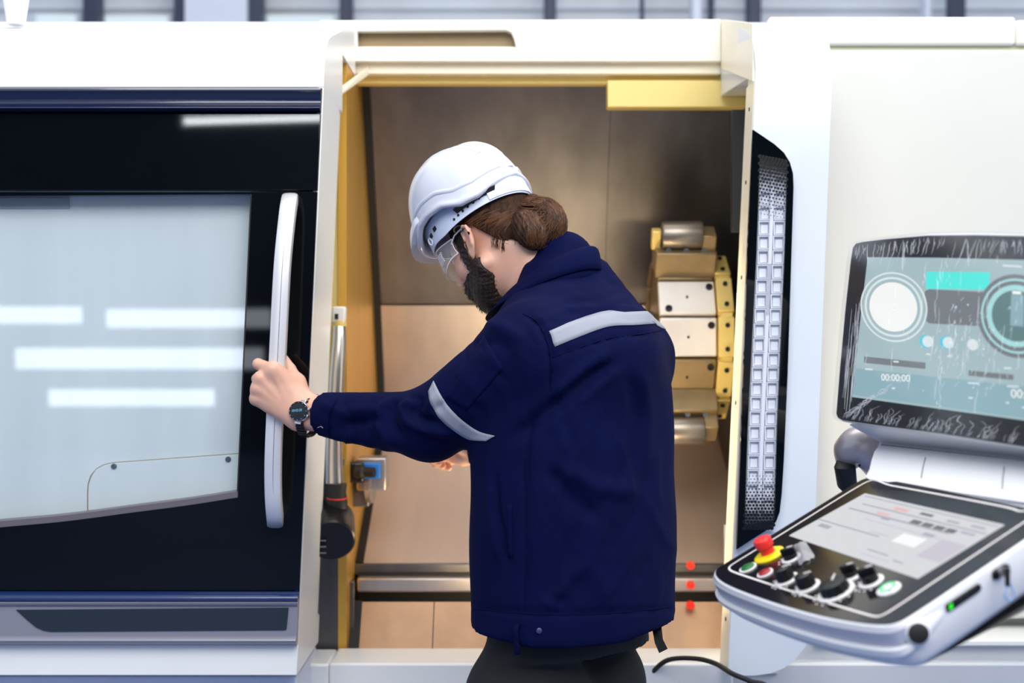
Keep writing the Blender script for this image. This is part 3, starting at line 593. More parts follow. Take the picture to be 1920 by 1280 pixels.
# side wall details
side0 = kp(1702, 1160); side1 = kp(1840, 1068); sx_ = side1-side0; sx_ /= np.linalg.norm(sx_); sn_ = np.cross(sx_, KN); sn_ = sn_ if np.dot(sn_, CAM-side0) > 0 else -sn_
sO = (side0+sn_*.0045)
def sp(px, py, o=0): return hit_plane(px, py, sO+sn_*o, sn_)
def splate(q, o, th, name, mat, par, **k):
    a = [sp(x, y, o) for x, y in q]; v, f = loft([a, [p-sn_*th for p in a]]); return mesh(name, v, f, mat, par, **k)
us = splate([(1774, 1134), (1780, 1130), (1834, 1095), (1839, 1095), (1841, 1103), (1837, 1109), (1783, 1146), (1776, 1147)], .002, .004, 'port_panel', m_blackp, cp, bevel=.0008)
splate([(1780, 1134), (1786, 1130), (1787, 1140), (1781, 1144)], .0026, .002, 'status_light', EM('green_status_led', (40, 226, 40), 1.3), us)
for i in range(3): splate([(1796+13*i, 1124-9*i), (1804+13*i, 1119-9*i), (1804+13*i, 1127-9*i), (1796+13*i, 1132-9*i)], .0026, .002, 'port', m_rubber, us)
ks = splate([(1862, 1075), (1866, 1069), (1886, 1057), (1893, 1058), (1894, 1066), (1890, 1074), (1870, 1087), (1863, 1086)], .002, .004, 'key_switch', m_blackp, cp, bevel=.0008)
v, f = tube_geo([sp(1876, 1073, .002), sp(1886, 1070, .02)], .006, 12); mesh('key_barrel', v, f, m_screw, ks, smooth=True)
mb = MB(); p = sp(1889, 1081, .022); mb.obox(p, (.0035, .002, 0), (.0, .003, 0), (0, 0, .012)); mb.make('key_bow', m_blackp, ks, bevel=.002)
lp = spline([sp(1891, 1090, .022), sp(1886, 1104, .024), sp(1884, 1118, .026), sp(1892, 1126, .026), sp(1900, 1118, .026), sp(1898, 1104, .024), sp(1892, 1090, .022)], 24)
v, f = tube_geo(lp, .0013, 8); mesh('key_loop', v, f, M('pale_blue_loop', (120, 150, 196), .3), ks, smooth=True)
c = sp(1722, 1187, .006); ax = nrm(nrm(CAM-c)*.9+KU*.25+KN*-.10)
v, f = lathe([(.012, -.060), (.016, -.035), (.0165, -.015), (.0150, -.003), (.0142, 0), (.0126, .001), (.0126, -.002), (0, -.002)], c, ax, 30); bs = mesh('grip_boss', v, f, m_cw, cp, smooth=True, angle=50)
v, f = tube_geo([c-ax*.018, c-ax*.02+sx_*.035-KN*-.006, c-ax*.03+sx_*.075-KN*-.014], [.016, .013, .006], 14); mesh('boss_fairing', v, f, m_cw, cp, smooth=True)
v, f = lathe([(.0127, -.003), (.0127, .0012), (.011, .0022), (0, .0024)], c, ax, 30); mesh('boss_plug', v, f, m_rubber, bs, smooth=True, angle=50)
# monitor
MU, MV, MN = axes(68, 82); MO = W(1598, 744, 2.3)
MN = -MN if np.dot(MN, CAM-MO) < 0 else MN
def mp(px, py, w=0): return hit_plane(px, py, MO+MN*w, MN)
def mplate(q, w, th, name, mat, par, **k):
    a = [mp(x, y, w) for x, y in q]; v, f = loft([a, [p-MN*th for p in a]]); return mesh(name, v, f, mat, par, **k)
bz = [(1569, 776), (1572, 783), (1580, 788), (1640, 797), (1760, 813), (1920, 838), (2060, 860), (2090, 862), (2098, 850), (2110, 470), (2105, 456), (2090, 452), (1990, 446), (1920, 442), (1830, 440), (1740, 441), (1660, 448), (1620, 453), (1606, 456), (1600, 464), (1596, 490), (1586, 580), (1576, 690)]
bzw = [mp(*p) for p in bz]
def mo(off, w):
    c = np.mean(bzw, 0); return [p+(p-c)/np.linalg.norm(p-c)*off+MN*w for p in bzw]
v, f = loft([mo(-.03, -.050), mo(-.004, -.040), mo(.003, -.028), mo(.003, -.004), mo(.001, .0005), mo(-.0018, .0006)]); mo_ = mesh('monitor_shell', v, f, m_cw, cp, smooth=True, angle=60)
v, f = loft([mo(-.0012, -.001), mo(-.0012, .0016)]); bzl = mesh('monitor_bezel', v, f, M('black_bezel_glass', (24, 22, 26), .12, noise=(20, .2)), cp)
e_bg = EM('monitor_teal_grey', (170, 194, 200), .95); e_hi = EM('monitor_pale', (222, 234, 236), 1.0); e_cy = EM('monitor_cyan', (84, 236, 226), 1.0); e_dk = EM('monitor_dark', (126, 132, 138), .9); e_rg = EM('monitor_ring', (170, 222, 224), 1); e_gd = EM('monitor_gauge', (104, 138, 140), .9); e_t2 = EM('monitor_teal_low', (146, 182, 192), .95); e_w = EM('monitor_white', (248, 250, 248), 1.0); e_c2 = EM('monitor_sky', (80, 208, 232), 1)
sm = mplate([(1598, 744), (1602, 700), (1613, 600), (1627, 482), (1760, 483), (1920, 487), (2070, 492), (2066, 812), (1920, 788), (1760, 766)], .0022, .0008, 'monitor_screen', e_bg, cp)
mplate([(1600, 728), (1604, 690), (1920, 724), (2068, 742), (2066, 808), (1920, 784), (1760, 762), (1599, 740)], .0026, .0004, 'screen_panel', e_t2, sm)
def mdisc(px, py, r0, r1, mt, name, w=.0030, n=40):
    c = mp(px, py, w); e1 = mp(px+r1, py+.07*r1, w)-c; e2 = mp(px, py-r1, w)-c; k = r0/r1
    if r0 <= 0: a = [c+e1*math.cos(t)+e2*math.sin(t) for t in np.arange(n)*2*PI/n]; v, f = loft([a, [p+MN*.0002 for p in a]])
    else:
        L = [[c+(e1*math.cos(t)+e2*math.sin(t))*q+MN*z for q, z in ((1, 0), (1, .0003), (k, .0003), (k, 0))] for t in np.arange(n+1)*2*PI/n]; v, f = loft(L, cap=False)
    return mesh(name, v, f, mt, sm)
mplate([(1734, 546), (1742, 542), (1858, 548), (1862, 560), (1860, 606), (1850, 612), (1742, 606), (1735, 600)], .0028, .0003, 'screen_panel', e_dk, sm)
mplate([(1737, 509), (1856, 510), (1854, 543), (1736, 541)], .0030, .0003, 'screen_banner', e_cy, sm)
mdisc(1905, 592, 0, 78, e_dk, 'gauge_back'); mdisc(1905, 592, 48, 58, e_rg, 'gauge_ring', .0034); mdisc(1905, 592, 0, 50, e_gd, 'gauge_face', .0032); mdisc(1905, 592, 66, 70, e_rg, 'gauge_ring', .0034)
mplate([(1896, 552), (1920, 554), (1919, 612), (1894, 610)], .0036, .0003, 'gauge_needle', e_t2, sm); mplate([(1898, 545), (1914, 546), (1914, 552), (1898, 551)], .0038, .0002, 'gauge_mark', e_w, sm)
mdisc(1674, 575, 52, 56, e_hi, 'gauge_ring', .0030); mdisc(1674, 575, 0, 46, e_w, 'gauge_face', .0032); mdisc(1674, 575, 62, 65, e_hi, 'gauge_ring', .003)  # left gauge face filled white: lamp glare painted over the dial
for x, y, c_ in ((1738, 640, 1), (1776, 642, 1), (1822, 646, 0)):
    if c_: mdisc(x-2, y, 0, 12, e_c2, 'dial_arc', .0030)
    mdisc(x+2, y, 0, 10.5, e_hi, 'dial_face', .0034)
for q in ((1620, 668, 1735, 680), (1816, 694, 1900, 704)): mplate([(q[0], q[1]), (q[2], q[1]+.1*(q[2]-q[0])), (q[2], q[3]+.1*(q[2]-q[0])), (q[0], q[3])], .0029, .0002, 'screen_rule', e_dk, sm)
for x, y, w_ in ((1675, 676, 10), (1672, 726, 6), (1736, 662, 8), (1776, 666, 7), (1882, 688, 14), (1815, 716, 20), (1888, 722, 22), (1816, 744, 8), (1886, 753, 6), (1916, 762, 8), (1880, 496, 36), (1622, 690, 14)):
    mplate([(x, y), (x+w_, y+.06*w_), (x+w_, y+3+.06*w_), (x, y+3)], .0030, .0002, 'text_line', e_hi, sm)
def text(s, px, py, h, O, U_, V_, Nn, mat, par, name='digits', pick=None):
    cu = bpy.data.curves.new(name, 'FONT'); cu.body = s; cu.size = h; cu.extrude = .0001; o = bpy.data.objects.new(name+'_tmp', cu); COL.objects.link(o)
    dg = bpy.context.evaluated_depsgraph_get(); me = bpy.data.meshes.new_from_object(o.evaluated_get(dg)); bpy.data.objects.remove(o)
    V = [O+U_*v.co.x+V_*v.co.y+Nn*v.co.z for v in me.vertices]; F_ = [tuple(p.vertices) for p in me.polygons]; bpy.data.meshes.remove(me)
    return mesh(name, V, F_, mat, par)
mv = mp(1652, 690, .0034)-mp(1652, 712, .0034); mv /= np.linalg.norm(mv)
text('00:00:00', 0, 0, .0155, mp(1652, 713, .0034), MU*1.35, mv, MN, e_w, sm); text('00:00:00', 0, 0, .0175, mp(1895, 745, .0034), MU*1.35, mv, MN, e_w, sm)
mdisc(1757, 797, 6, 8, m_screw, 'bezel_emblem', .0022, 20)
# neck between keyboard and monitor
d0 = 2.2
L0 = [W(1590, 793, 2.303), W(1612, 806, 2.31), W(1655, 829, 2.335), W(1650, 833, 2.315), W(1640, 846, 2.275), W(1634, 864, 2.24), W(1630, 882, 2.215), W(1622, 897, 2.200), W(1625, 903, 2.22), W(1645, 900, 2.40), W(1660, 800, 2.42)]
run = MU*.62
L1 = [p+run for p in L0]
mid = [[p+run*t for p in L0] for t in (0, .015, .3, .7, 1)]
c0 = np.mean(L0, 0); mid[0] = [p+(c0-p)*.06 for p in L0]
v, f = loft(mid); nk = mesh('neck_shell', v, f, m_cw, cp, smooth=True, angle=28)
for a, b in ((1736, 866), (1884, 893)):
    pts = [np.array(L0[3])*0]; 
    t = (a-1650)/FPX*2.3/ (MU[0]) if MU[0] else 0
    q0, q1 = np.array(L0[4]), np.array(L0[6])
    # find the seam where its pixel column falls
    best = min(np.linspace(0, .6, 200), key=lambda s: abs(960+(q0+MU*s)[0]*FPX/((q0+MU*s)[1]+2.667)-a))
    off = np.array([-.0008, -.0012, .0004]); v, f = tube_geo([q0+MU*best+off, np.array(L0[5])+MU*best+off, q1+MU*best+off], .0006, 5); mesh('seam', v, f, m_screw, nk)
v, f = tube_geo([np.array(L0[3])+MU*s+np.array([-.0005, -.001, 0]) for s in (0.005, .3, .6)], .0008, 5); mesh('seam', v, f, m_screw, nk)
# swivel joint and supporting arm behind
jn = spline([W(1588, 868, 2.42), W(1596, 846, 2.41), W(1614, 836, 2.40), W(1640, 846, 2.40), W(1665, 870, 2.42)], 20)
v, f = tube_geo(jn, np.interp(np.arange(20), (0, 4, 10, 19), (.020, .030, .036, .040)), 18); mesh('swivel_cap', v, f, M('warm_silver', (176, 166, 168), .32, .5), cp, smooth=True)
v, f = tube_geo([W(1586, 856, 2.415), W(1584, 875, 2.40), W(1588, 905, 2.42), W(1592, 915, 2.44)], [.012, .018, .017, .012], 18); mesh('swivel_joint', v, f, m_rubber, cp, smooth=True)
v, f = tube_geo([W(1650, 860, 2.42), W(1800, 900, 2.5), W(2150, 905, 2.9), W(2200, 905, 3.452)], .04, 18); mesh('support_arm', v, f, m_cw, cp, smooth=True)

# clear wrapping film on the monitor
film = thing('plastic_film', 'wrinkled clear protective film wrapped around the monitor screen', 'film', mp(1750, 620, .006))
m_film = GLASS('clear_film', (252, 252, 252), 1.45, .12, .015); m_wr = GLASS('film_wrinkle_gloss', (255, 255, 255), 1.9, .12, .42, (250, 250, 252))
a = mo(.004, .0062); v, f = loft([[p for p in a], [p+MN*.0002 for p in a]]); mesh('film_sheet', v, f, m_film, film)
mb = MB()
def wr(pts, r):
    pts = spline(pts, 10); mb.tube([mp(x, y, .0066) for x, y in pts], [r*.72*(.35+.65*math.sin(PI*(i+.5)/10)) for i in range(10)], 4)
R = random.Random(4)
for i in range(80):   # short pulls along the top edge
    x = R.uniform(1605, 1915); L = R.uniform(8, 42)*(1.4 if 1660 < x < 1700 or 1790 < x < 1850 else .8); y = np.interp(x, (1600, 1740, 1920), (458, 443, 446))+R.uniform(1, 8); lean = R.uniform(-.45, .1)
    wr([(x+lean*L*t+R.uniform(-1.2, 1.2), y+L*t) for t in np.linspace(0, 1, 5)], R.uniform(.0003, .0007))
for i in range(26):   # long creases down the left edge
    s = R.uniform(0, 1); y0 = R.uniform(560, 690); y1 = y0+R.uniform(40, 110)
    wr([(np.interp(y, (460, 785), (1603, 1572))+3+s*20+R.uniform(-.8, .8), y) for y in np.linspace(y0, min(y1, 782), 6)], R.uniform(.0003, .0006))
for i in range(60):   # streaks over the screen
    x = R.gauss(1790, 60); y = R.uniform(470, 740); L = R.uniform(6, 60); wr([(x-.12*L*t+R.uniform(-2, 2), y+L*t) for t in np.linspace(0, 1, 6)], R.uniform(.0003, .0008))
for i in range(90):   # blisters
    x = R.gauss(1810, 60); y = R.gauss(650, 50); L = R.uniform(3, 16); wr([(x-.5*L*t+R.uniform(-2, 2), y+L*t) for t in np.linspace(0, 1, 4)], R.uniform(.0005, .0014))
for i in range(80):   # pulls along the bottom edge
    x = R.uniform(1580, 1900); yb = np.interp(x, (1570, 1920), (784, 836)); L = R.uniform(6, 34); wr([(x+R.uniform(.2, .9)*L*t, yb-2-L*t) for t in np.linspace(0, 1, 5)], R.uniform(.0003, .0006))
for i in range(30):   # diagonal gather at the lower left corner
    x = R.uniform(1585, 1665); wr([(x, 778-(x-1585)*.62+R.uniform(-8, 8)), (x+8, 772-(x-1585)*.62+R.uniform(-6, 6)), (x+16, 766-(x-1585)*.62+R.uniform(-4, 4))], R.uniform(.0004, .001))
o = mb.make('film_wrinkles', m_wr, film); o['kind'] = 'stuff'

fl_ = thing('film_scrap', 'crumpled scrap of clear film sticking up beside the keyboard selector knob', 'film', kp(1510, 1042, .004))
Q = [kp(*p) for p in ((1488, 1026), (1512, 1018), (1530, 1046), (1500, 1062))]; R2 = random.Random(9); n = 9; V = []
for i in range(n):
    for j_ in range(n):
        a, b = i/(n-1), j_/(n-1); V.append((Q[0]*(1-a)+Q[1]*a)*(1-b)+(Q[3]*(1-a)+Q[2]*a)*b+KN*(.003+.012*math.sin(PI*a)*math.sin(PI*b)+R2.uniform(-.0018, .0018)))
sc_ = mesh('film_sheet', V, [(i*n+j_, i*n+j_+1, (i+1)*n+j_+1, (i+1)*n+j_) for i in range(n-1) for j_ in range(n-1)], GLASS('crumpled_film', (250, 250, 252), 1.6, .1, .30, (225, 222, 228)), fl_, smooth=True, angle=0)
# ------------------------------------------------------------------ cable at the foot of the column
pts = spline([W(1215, 1268, 3.22), W(1250, 1238, 3.17), W(1300, 1234, 3.14), W(1340, 1243, 3.10), W(1372, 1262, 3.02), W(1405, 1276, 3.0), W(1450, 1300, 3.02), W(1470, 1420, 3.1), W(1480, 1700, 3.15), W(1480, 1739, 3.15)], 60)
v, f = tube_geo(pts, .0055, 10); tag(mesh('cable', v, f, m_rubber, smooth=True), 'thin black cable looping over the white sill at the column foot', 'cable')

#PART3
# ------------------------------------------------------------------ smooth solids from distance fields
def nrm(v): v = np.asarray(v, float); return v/np.linalg.norm(v)
def smin(a, b, k):
    h = np.clip(.5+.5*(b-a)/k, 0, 1); return b+(a-b)*h-k*h*(1-h)
def ell(P, c, r, B=None):
    q = P-np.asarray(c, np.float32)
    if B is not None: q = q@np.asarray(B, np.float32).T
    r = np.asarray(r, np.float32); k0 = np.sqrt(((q/r)**2).sum(-1)); k1 = np.sqrt(((q/r**2)**2).sum(-1)); return k0*(k0-1)/np.maximum(k1, 1e-6)
def cone(P, a, b, ra, rb):
    a = np.asarray(a, np.float32); b = np.asarray(b, np.float32); ab = b-a; t = np.clip(((P-a)@ab)/max(1e-9, ab@ab), 0, 1)
    return np.sqrt(((P-a-t[..., None]*ab)**2).sum(-1))-(ra+(rb-ra)*t)
def chain(P, pts, rs, k=.004):
    d = None
    for i in range(len(pts)-1):
        c = cone(P, pts[i], pts[i+1], rs[i], rs[i+1]); d = c if d is None else smin(d, c, k)
    return d
def nets(fn, lo, hi, h):
    """surface mesh of fn = 0 over a grid (naive surface nets)"""
    lo = np.asarray(lo, float); n = np.ceil((np.asarray(hi)-lo)/h).astype(int)+1
    xs = [np.arange(k)*h+l for k, l in zip(n, lo)]; D = np.empty(n, np.float32); gy, gz = np.meshgrid(xs[1], xs[2], indexing='ij')
    step = max(1, int(3e5/(n[1]*n[2])))
    for i in range(0, n[0], step):
        s = xs[0][i:i+step]; P = np.empty((len(s), n[1], n[2], 3), np.float32); P[..., 0] = s[:, None, None]; P[..., 1] = gy; P[..., 2] = gz; D[i:i+step] = fn(P.reshape(-1, 3)).reshape(len(s), n[1], n[2])
    ins = D < 0; c = np.zeros(n-1, np.int8)
    for i in (0, 1):
        for j in (0, 1):
            for k in (0, 1): c += ins[i:n[0]-1+i, j:n[1]-1+j, k:n[2]-1+k]
    act = (c > 0) & (c < 8); idx = -np.ones(n-1, np.int64); A = np.argwhere(act); idx[act] = np.arange(len(A)); S_ = np.zeros((len(A), 3)); C_ = np.zeros(len(A))
    offs = [np.array((i, j, k)) for i in (0, 1) for j in (0, 1) for k in (0, 1)]
    for p in range(8):
        for q in range(p+1, 8):
            if abs(offs[p]-offs[q]).sum() != 1: continue
            a = D[tuple((A+offs[p]).T)]; b = D[tuple((A+offs[q]).T)]; m = (a < 0) != (b < 0); t = np.where(m, a/np.where(m, a-b, 1), 0)
            S_[m] += (offs[p]+(offs[q]-offs[p])*t[:, None])[m]; C_[m] += 1
    V = lo+(A+S_/C_[:, None])*h; Fc = []
    for ax in range(3):
        e = [0, 0, 0]; e[ax] = 1; o1 = [0, 0, 0]; o1[(ax+1) % 3] = 1; o2 = [0, 0, 0]; o2[(ax+2) % 3] = 1; e, o1, o2 = map(np.array, (e, o1, o2))
        sl = tuple(slice(0, k-x) for k, x in zip(n, e)); sh_ = tuple(slice(x, None) for x in e); cr = ins[sl] != ins[sh_]; Q = np.argwhere(cr); Q = Q[(Q[:, (ax+1) % 3] > 0) & (Q[:, (ax+2) % 3] > 0)]
        Q = Q[(Q < np.array(n)-1).all(1)]
        i0 = idx[tuple(Q.T)]; i1 = idx[tuple((Q-o1).T)]; i2 = idx[tuple((Q-o1-o2).T)]; i3 = idx[tuple((Q-o2).T)]
        f = np.stack([i0, i1, i2, i3], 1); fl = ins[tuple(Q.T)]; f[~fl] = f[~fl][:, ::-1]; Fc.append(f)
    return V, np.vstack(Fc)
def npmesh(name, V, Fc, mat, parent=None, fm=None):
    V = np.asarray(V)-(root_loc(parent) if parent else 0); org = V.mean(0); V = V-org
    me = bpy.data.meshes.new(name); me.from_pydata(V.tolist(), [], Fc.tolist() if hasattr(Fc, 'tolist') else Fc); me.update()
    me.polygons.foreach_set('use_smooth', [True]*len(me.polygons)); o = link(name, me, parent, mat); o.location = org
    if fm is not None: me.polygons.foreach_set('material_index', np.asarray(fm, np.int32).tolist())
    return o
def vnormals(V, Fc):
    N = np.zeros_like(V); a, b, c, d = (V[Fc[:, i]] for i in range(4)); fn = np.cross(c-a, d-b)
    for i in range(4): np.add.at(N, Fc[:, i], fn)
    return N/np.maximum(1e-12, np.linalg.norm(N, axis=1))[:, None]
def relax(V, Fc, it, lam=.5):
    for _ in range(it):
        S_ = np.zeros_like(V); C_ = np.zeros(len(V))
        for i in range(4):
            j = (i+1) % 4; np.add.at(S_, Fc[:, i], V[Fc[:, j]]); np.add.at(S_, Fc[:, j], V[Fc[:, i]]); np.add.at(C_, Fc[:, i], 1); np.add.at(C_, Fc[:, j], 1)
        V = V+lam*(S_/np.maximum(C_, 1)[:, None]-V)
    return V
def bvh(V, Fc): return BVHTree.FromPolygons([tuple(v) for v in V], [tuple(map(int, f)) for f in Fc])
def topx(V):
    d = V[:, 1]+2.667; return np.stack([960+V[:, 0]*FPX/d, 640-(V[:, 2]-1.33)*FPX/d], 1)
def pdist(p, line):
    """distance (px) from points p to polyline, and position 0..1 along it"""
    L = np.asarray(line, float); best = np.full(len(p), 1e9); pos = np.zeros(len(p)); n = len(L)-1
    for i in range(n):
        a, b = L[i], L[i+1]; ab = b-a; t = np.clip(((p-a)@ab)/(ab@ab), 0, 1); d = np.linalg.norm(p-a-t[:, None]*ab, axis=1); m = d < best; best[m] = d[m]; pos[m] = (i+t[m])/n
    return best, pos

# ------------------------------------------------------------------ the worker
m_skin = M('skin', (222, 172, 148), .45, sss=.25, noise=(40, .05), bump=(500, .08))
m_lip = M('lips', (176, 108, 98), .45)
m_navyc = M('navy_work_cotton', (6, 12, 52), .85, noise=(12, .12), bump=(15, .3, (1, 1, 1), .012), spec=.07)
m_blackc = M('black_trouser_cloth', (13, 14, 18), .9, noise=(20, .2), bump=(900, .3, (1, 1, 1), .0006))
m_refl = M('silver_reflective_tape', (140, 143, 156), .6, 0, bump=(60, .25, (1, 1, 1), .004))
m_hair = M('brown_hair', (58, 37, 24), .75, spec=.2, streak=(120, .5, (1, 1, .25)), bump=(260, .6, (1, 1, .3), .003))
m_hair2 = M('chestnut_hair_strand', (100, 64, 40), .42, noise=(60, .5))
m_beard = M('dark_beard', (38, 26, 19), .55, noise=(200, .5), bump=(420, .8, (1, 1, .5), .003))
ty = math.radians(40); FT = np.array([-math.cos(ty), math.sin(ty), 0]); LT = np.array([-math.sin(ty), -math.cos(ty), 0]); UZ = np.array([0, 0, 1.0])
man = thing('person', 'bearded man in navy work jacket and black trousers, leaning left and pulling the door handle', 'person', (.12, .02, 0))
SL = W(1000, 662, 2.545); EL = W(806, 794, 2.66); WR = W(582, 776, 2.84)
SR = np.array([.235, .135, 1.285]); HR = W(888, 846, 3.17); ER = np.array([.13, .33, 1.10])
NB = W(1056, 525, 2.72)      # base of the neck
# jacket
zz = [.70, .78, .86, 1.00, 1.15, 1.25, 1.32, 1.38, 1.43, 1.47, 1.50]
aa = [.213, .215, .216, .217, .215, .209, .200, .160, .105, .075, .060]
bb = [.157, .159, .160, .161, .159, .152, .145, .122, .098, .080, .065]
cx = [.117, .117, .117, .117, .117, .119, .121, .118, .108, .100, .096]
cy = [0, 0, 0, 0, 0, 0, .003, .012, .025, .035, .042]
def f_jacket(P):
    z = P[:, 2]; a, b, X, Y = (np.interp(z, zz, k) for k in (aa, bb, cx, cy)); q = P[:, :2]-np.stack([X, Y], 1)
    l = q@LT[:2]; f = q@FT[:2]; r = ((np.abs(l)/a)**2.3+(np.abs(f)/b)**2.3)**(1/2.3); d = (r-1)*np.minimum(a, b)*.95
    d = np.maximum(d, z-1.475)
    sh = cone(P, SL+UZ*.018, SR+UZ*.02, .070, .074); d = smin(d, sh, .05)
    d = smin(d, ell(P, np.array([.150, -.045, 1.30]), (.12, .12, .11)), .05)
    cuff = nrm(WR-EL)
    s1 = cone(P, SL, EL, .084, .066); s2 = cone(P, EL, WR+cuff*.02, .064, .040); s = smin(s1, s2, .03)
    s = np.maximum(s, (P-(WR-cuff*.037))@cuff.astype(np.float32)); d = smin(d, s, .028)
    r1 = cone(P, SR, ER, .080, .060); r2 = cone(P, ER, HR, .056, .042); r_ = np.maximum(smin(r1, r2, .03), (P-(HR-nrm(HR-ER)*.012))@nrm(HR-ER).astype(np.float32)); d = smin(d, r_, .03)
    nk = cone(P, NB+np.array([.03, .0, -.05]), NB+np.array([.0, .0, .03]), .085, .064); d = smin(d, nk, .04)
    d = np.maximum(d, .797+.012*((P[:, 0]-.117)/.2)**2-z)
    return d
JV, JF = nets(f_jacket, (-.47, -.30, .74), (.40, .60, 1.54), .0075)
JN = vnormals(JV, JF)
px = topx(JV); face = np.clip((JN@nrm(CAM-np.array([.1, 0, 1.2]))+.15)/.5, 0, 1)
FOLD = [  # (pixel polyline, height mm, half width px): ridges and hollows of the cloth as they run over it
 ([(748, 742), (716, 762), (706, 790), (722, 815), (742, 836)], 5, 9), ([(742, 748), (730, 768), (733, 795), (752, 822)], -6, 9),
 ([(786, 742), (752, 765), (762, 790), (800, 806), (850, 812)], 6, 9), ([(790, 752), (774, 772), (790, 786), (820, 792)], -6, 8),
 ([(770, 741), (776, 748), (790, 744)], -5, 7), ([(640, 800), (690, 786), (712, 780)], -6, 12), ([(615, 815), (680, 826), (740, 846)], 3, 12),
 ([(812, 770), (832, 758)], -4, 9), ([(820, 740), (806, 760), (815, 775)], 3, 8), ([(600, 756), (640, 772), (700, 768)], 3, 12),
 ([(1150, 662), (1100, 690), (1060, 722), (1030, 750)], 5, 13), ([(1152, 676), (1105, 708), (1062, 742), (1010, 782), (960, 826)], -9, 15), ([(1160, 690), (1120, 722), (1080, 760)], 4, 14),
 ([(905, 606), (945, 612), (985, 640)], 3, 14), ([(880, 652), (925, 640), (960, 662)], -3, 12), ([(860, 690), (885, 720), (900, 760)], 3, 16),
 ([(985, 585), (1012, 606), (1028, 640), (1036, 690), (1030, 735)], -4, 6), ([(1200, 690), (1215, 780), (1212, 880)], 3, 16), ([(1180, 700), (1195, 790), (1190, 880)], -3, 14),
 ([(1030, 880), (1070, 930), (1120, 968)], -6, 16), ([(1060, 880), (1120, 915), (1190, 922)], 5, 18), ([(1050, 1085), (1030, 1115), (1060, 1130)], -3, 12), ([(1100, 1050), (1055, 1100), (1020, 1140)], 4, 16),
 ([(1140, 1130), (1110, 1060), (1130, 990)], 3, 20), ([(930, 890), (932, 950), (945, 1010), (950, 1056)], -5, 6), ([(920, 900), (922, 980), (936, 1050)], 3, 9), ([(990, 760), (988, 900), (990, 1040), (985, 1140)], -3, 6),
 ([(1255, 1140), (1100, 1150), (990, 1148), (886, 1138)], -3, 5), ([(1030, 668), (1090, 650), (1150, 632), (1235, 622)], -2.5, 4), ([(630, 752), (618, 782), (618, 815)], -2.5, 4), ([(1000, 548), (1050, 540), (1100, 560)], 2, 14)]
RF_ = random.Random(5)
for k in range(16):   # small creases over shoulder, upper sleeve and back
    x, y, a, L_ = RF_.uniform(860, 1000), RF_.uniform(620, 790), RF_.uniform(.6, 1.3), RF_.uniform(18, 40); FOLD.append(([(x-L_*math.cos(a), y-L_*math.sin(a)), (x+RF_.uniform(-5, 5), y), (x+L_*math.cos(a), y+L_*math.sin(a))], RF_.choice((1.2, -1.2)), RF_.uniform(5, 9)))
for k in range(18):
    x, y, a, L_ = RF_.uniform(1010, 1190), RF_.uniform(530, 600), RF_.uniform(-.5, .2), RF_.uniform(18, 45); FOLD.append(([(x-L_*math.cos(a), y-L_*math.sin(a)), (x, y+RF_.uniform(-4, 4)), (x+L_*math.cos(a), y+L_*math.sin(a))], RF_.choice((1.0, -1.0)), RF_.uniform(4, 8)))
for k in range(22):
    x, y, a, L_ = RF_.uniform(1010, 1240), RF_.uniform(680, 1120), RF_.uniform(1.0, 2.2), RF_.uniform(25, 70); FOLD.append(([(x-L_*math.cos(a), y-L_*math.sin(a)), (x+RF_.uniform(-8, 8), y), (x+L_*math.cos(a), y+L_*math.sin(a))], RF_.choice((1.6, -1.6)), RF_.uniform(7, 14)))
for k in range(12):
    x, y, a, L_ = RF_.uniform(640, 800), RF_.uniform(760, 840), RF_.uniform(.7, 1.9), RF_.uniform(14, 32); FOLD.append(([(x-L_*math.cos(a), y-L_*math.sin(a)), (x+RF_.uniform(-5, 5), y), (x+L_*math.cos(a), y+L_*math.sin(a))], RF_.choice((1.5, -1.5)), RF_.uniform(4, 8)))
disp = np.zeros(len(JV))
for line, h, w in FOLD:
    d, t = pdist(px, line); disp += h*.0021*np.exp(-(d/(w*.85))**2)*np.clip(np.minimum(t, 1-t)*6+.25, 0, 1)
JV = JV+JN*(disp*face)[:, None]
# soft irregular drape all round
ph = JV@np.array([[9, 3, 2], [4, 8, -3], [-2, 5, 11]]).T
JV = JV+JN*(.0022*np.sin(ph[:, 0]*2.1+1)*np.sin(ph[:, 1]*1.7)+.0015*np.sin(ph[:, 2]*2.6))[:, None]
jk = npmesh('jacket', JV, JF, m_navyc, man)
JB = bvh(JV, JF)
def cast(px_, py_, off=.0015):
    r = nrm(ray(px_, py_)); h = JB.ray_cast(Vector(CAM), Vector(r)); return None if h[0] is None else np.array(h[0])+np.array(h[1])*off*(1 if np.dot(h[1], r) < 0 else -1)
def inward(o, dirn, dist=.5, off=.0016):
    o = np.asarray(o, float); dirn = nrm(dirn); h = JB.ray_cast(Vector(o+dirn*dist), Vector(-dirn))
    return o+dirn*.1 if h[0] is None else np.array(h[0])+dirn*off
def outward(o, dirn, off=.0016):
    dirn = nrm(dirn); h = JB.ray_cast(Vector(o), Vector(dirn)); return np.asarray(o)+dirn*(.075 if h[0] is None or h[3] > .115 else h[3]+off)
def ribbon(name, rows, mat, par, th=.0012):
    """rows: list of (edge points across the ribbon) on the cloth"""
    v = [p for r in rows for p in r]; k = len(rows[0]); f = [(i*k+j, i*k+j+1, (i+1)*k+j+1, (i+1)*k+j) for i in range(len(rows)-1) for j in range(k-1)]
    o = mesh(name, v, f, mat, par, smooth=True, angle=0); s = o.modifiers.new('thick', 'SOLIDIFY'); s.thickness = th; s.offset = 0; return o
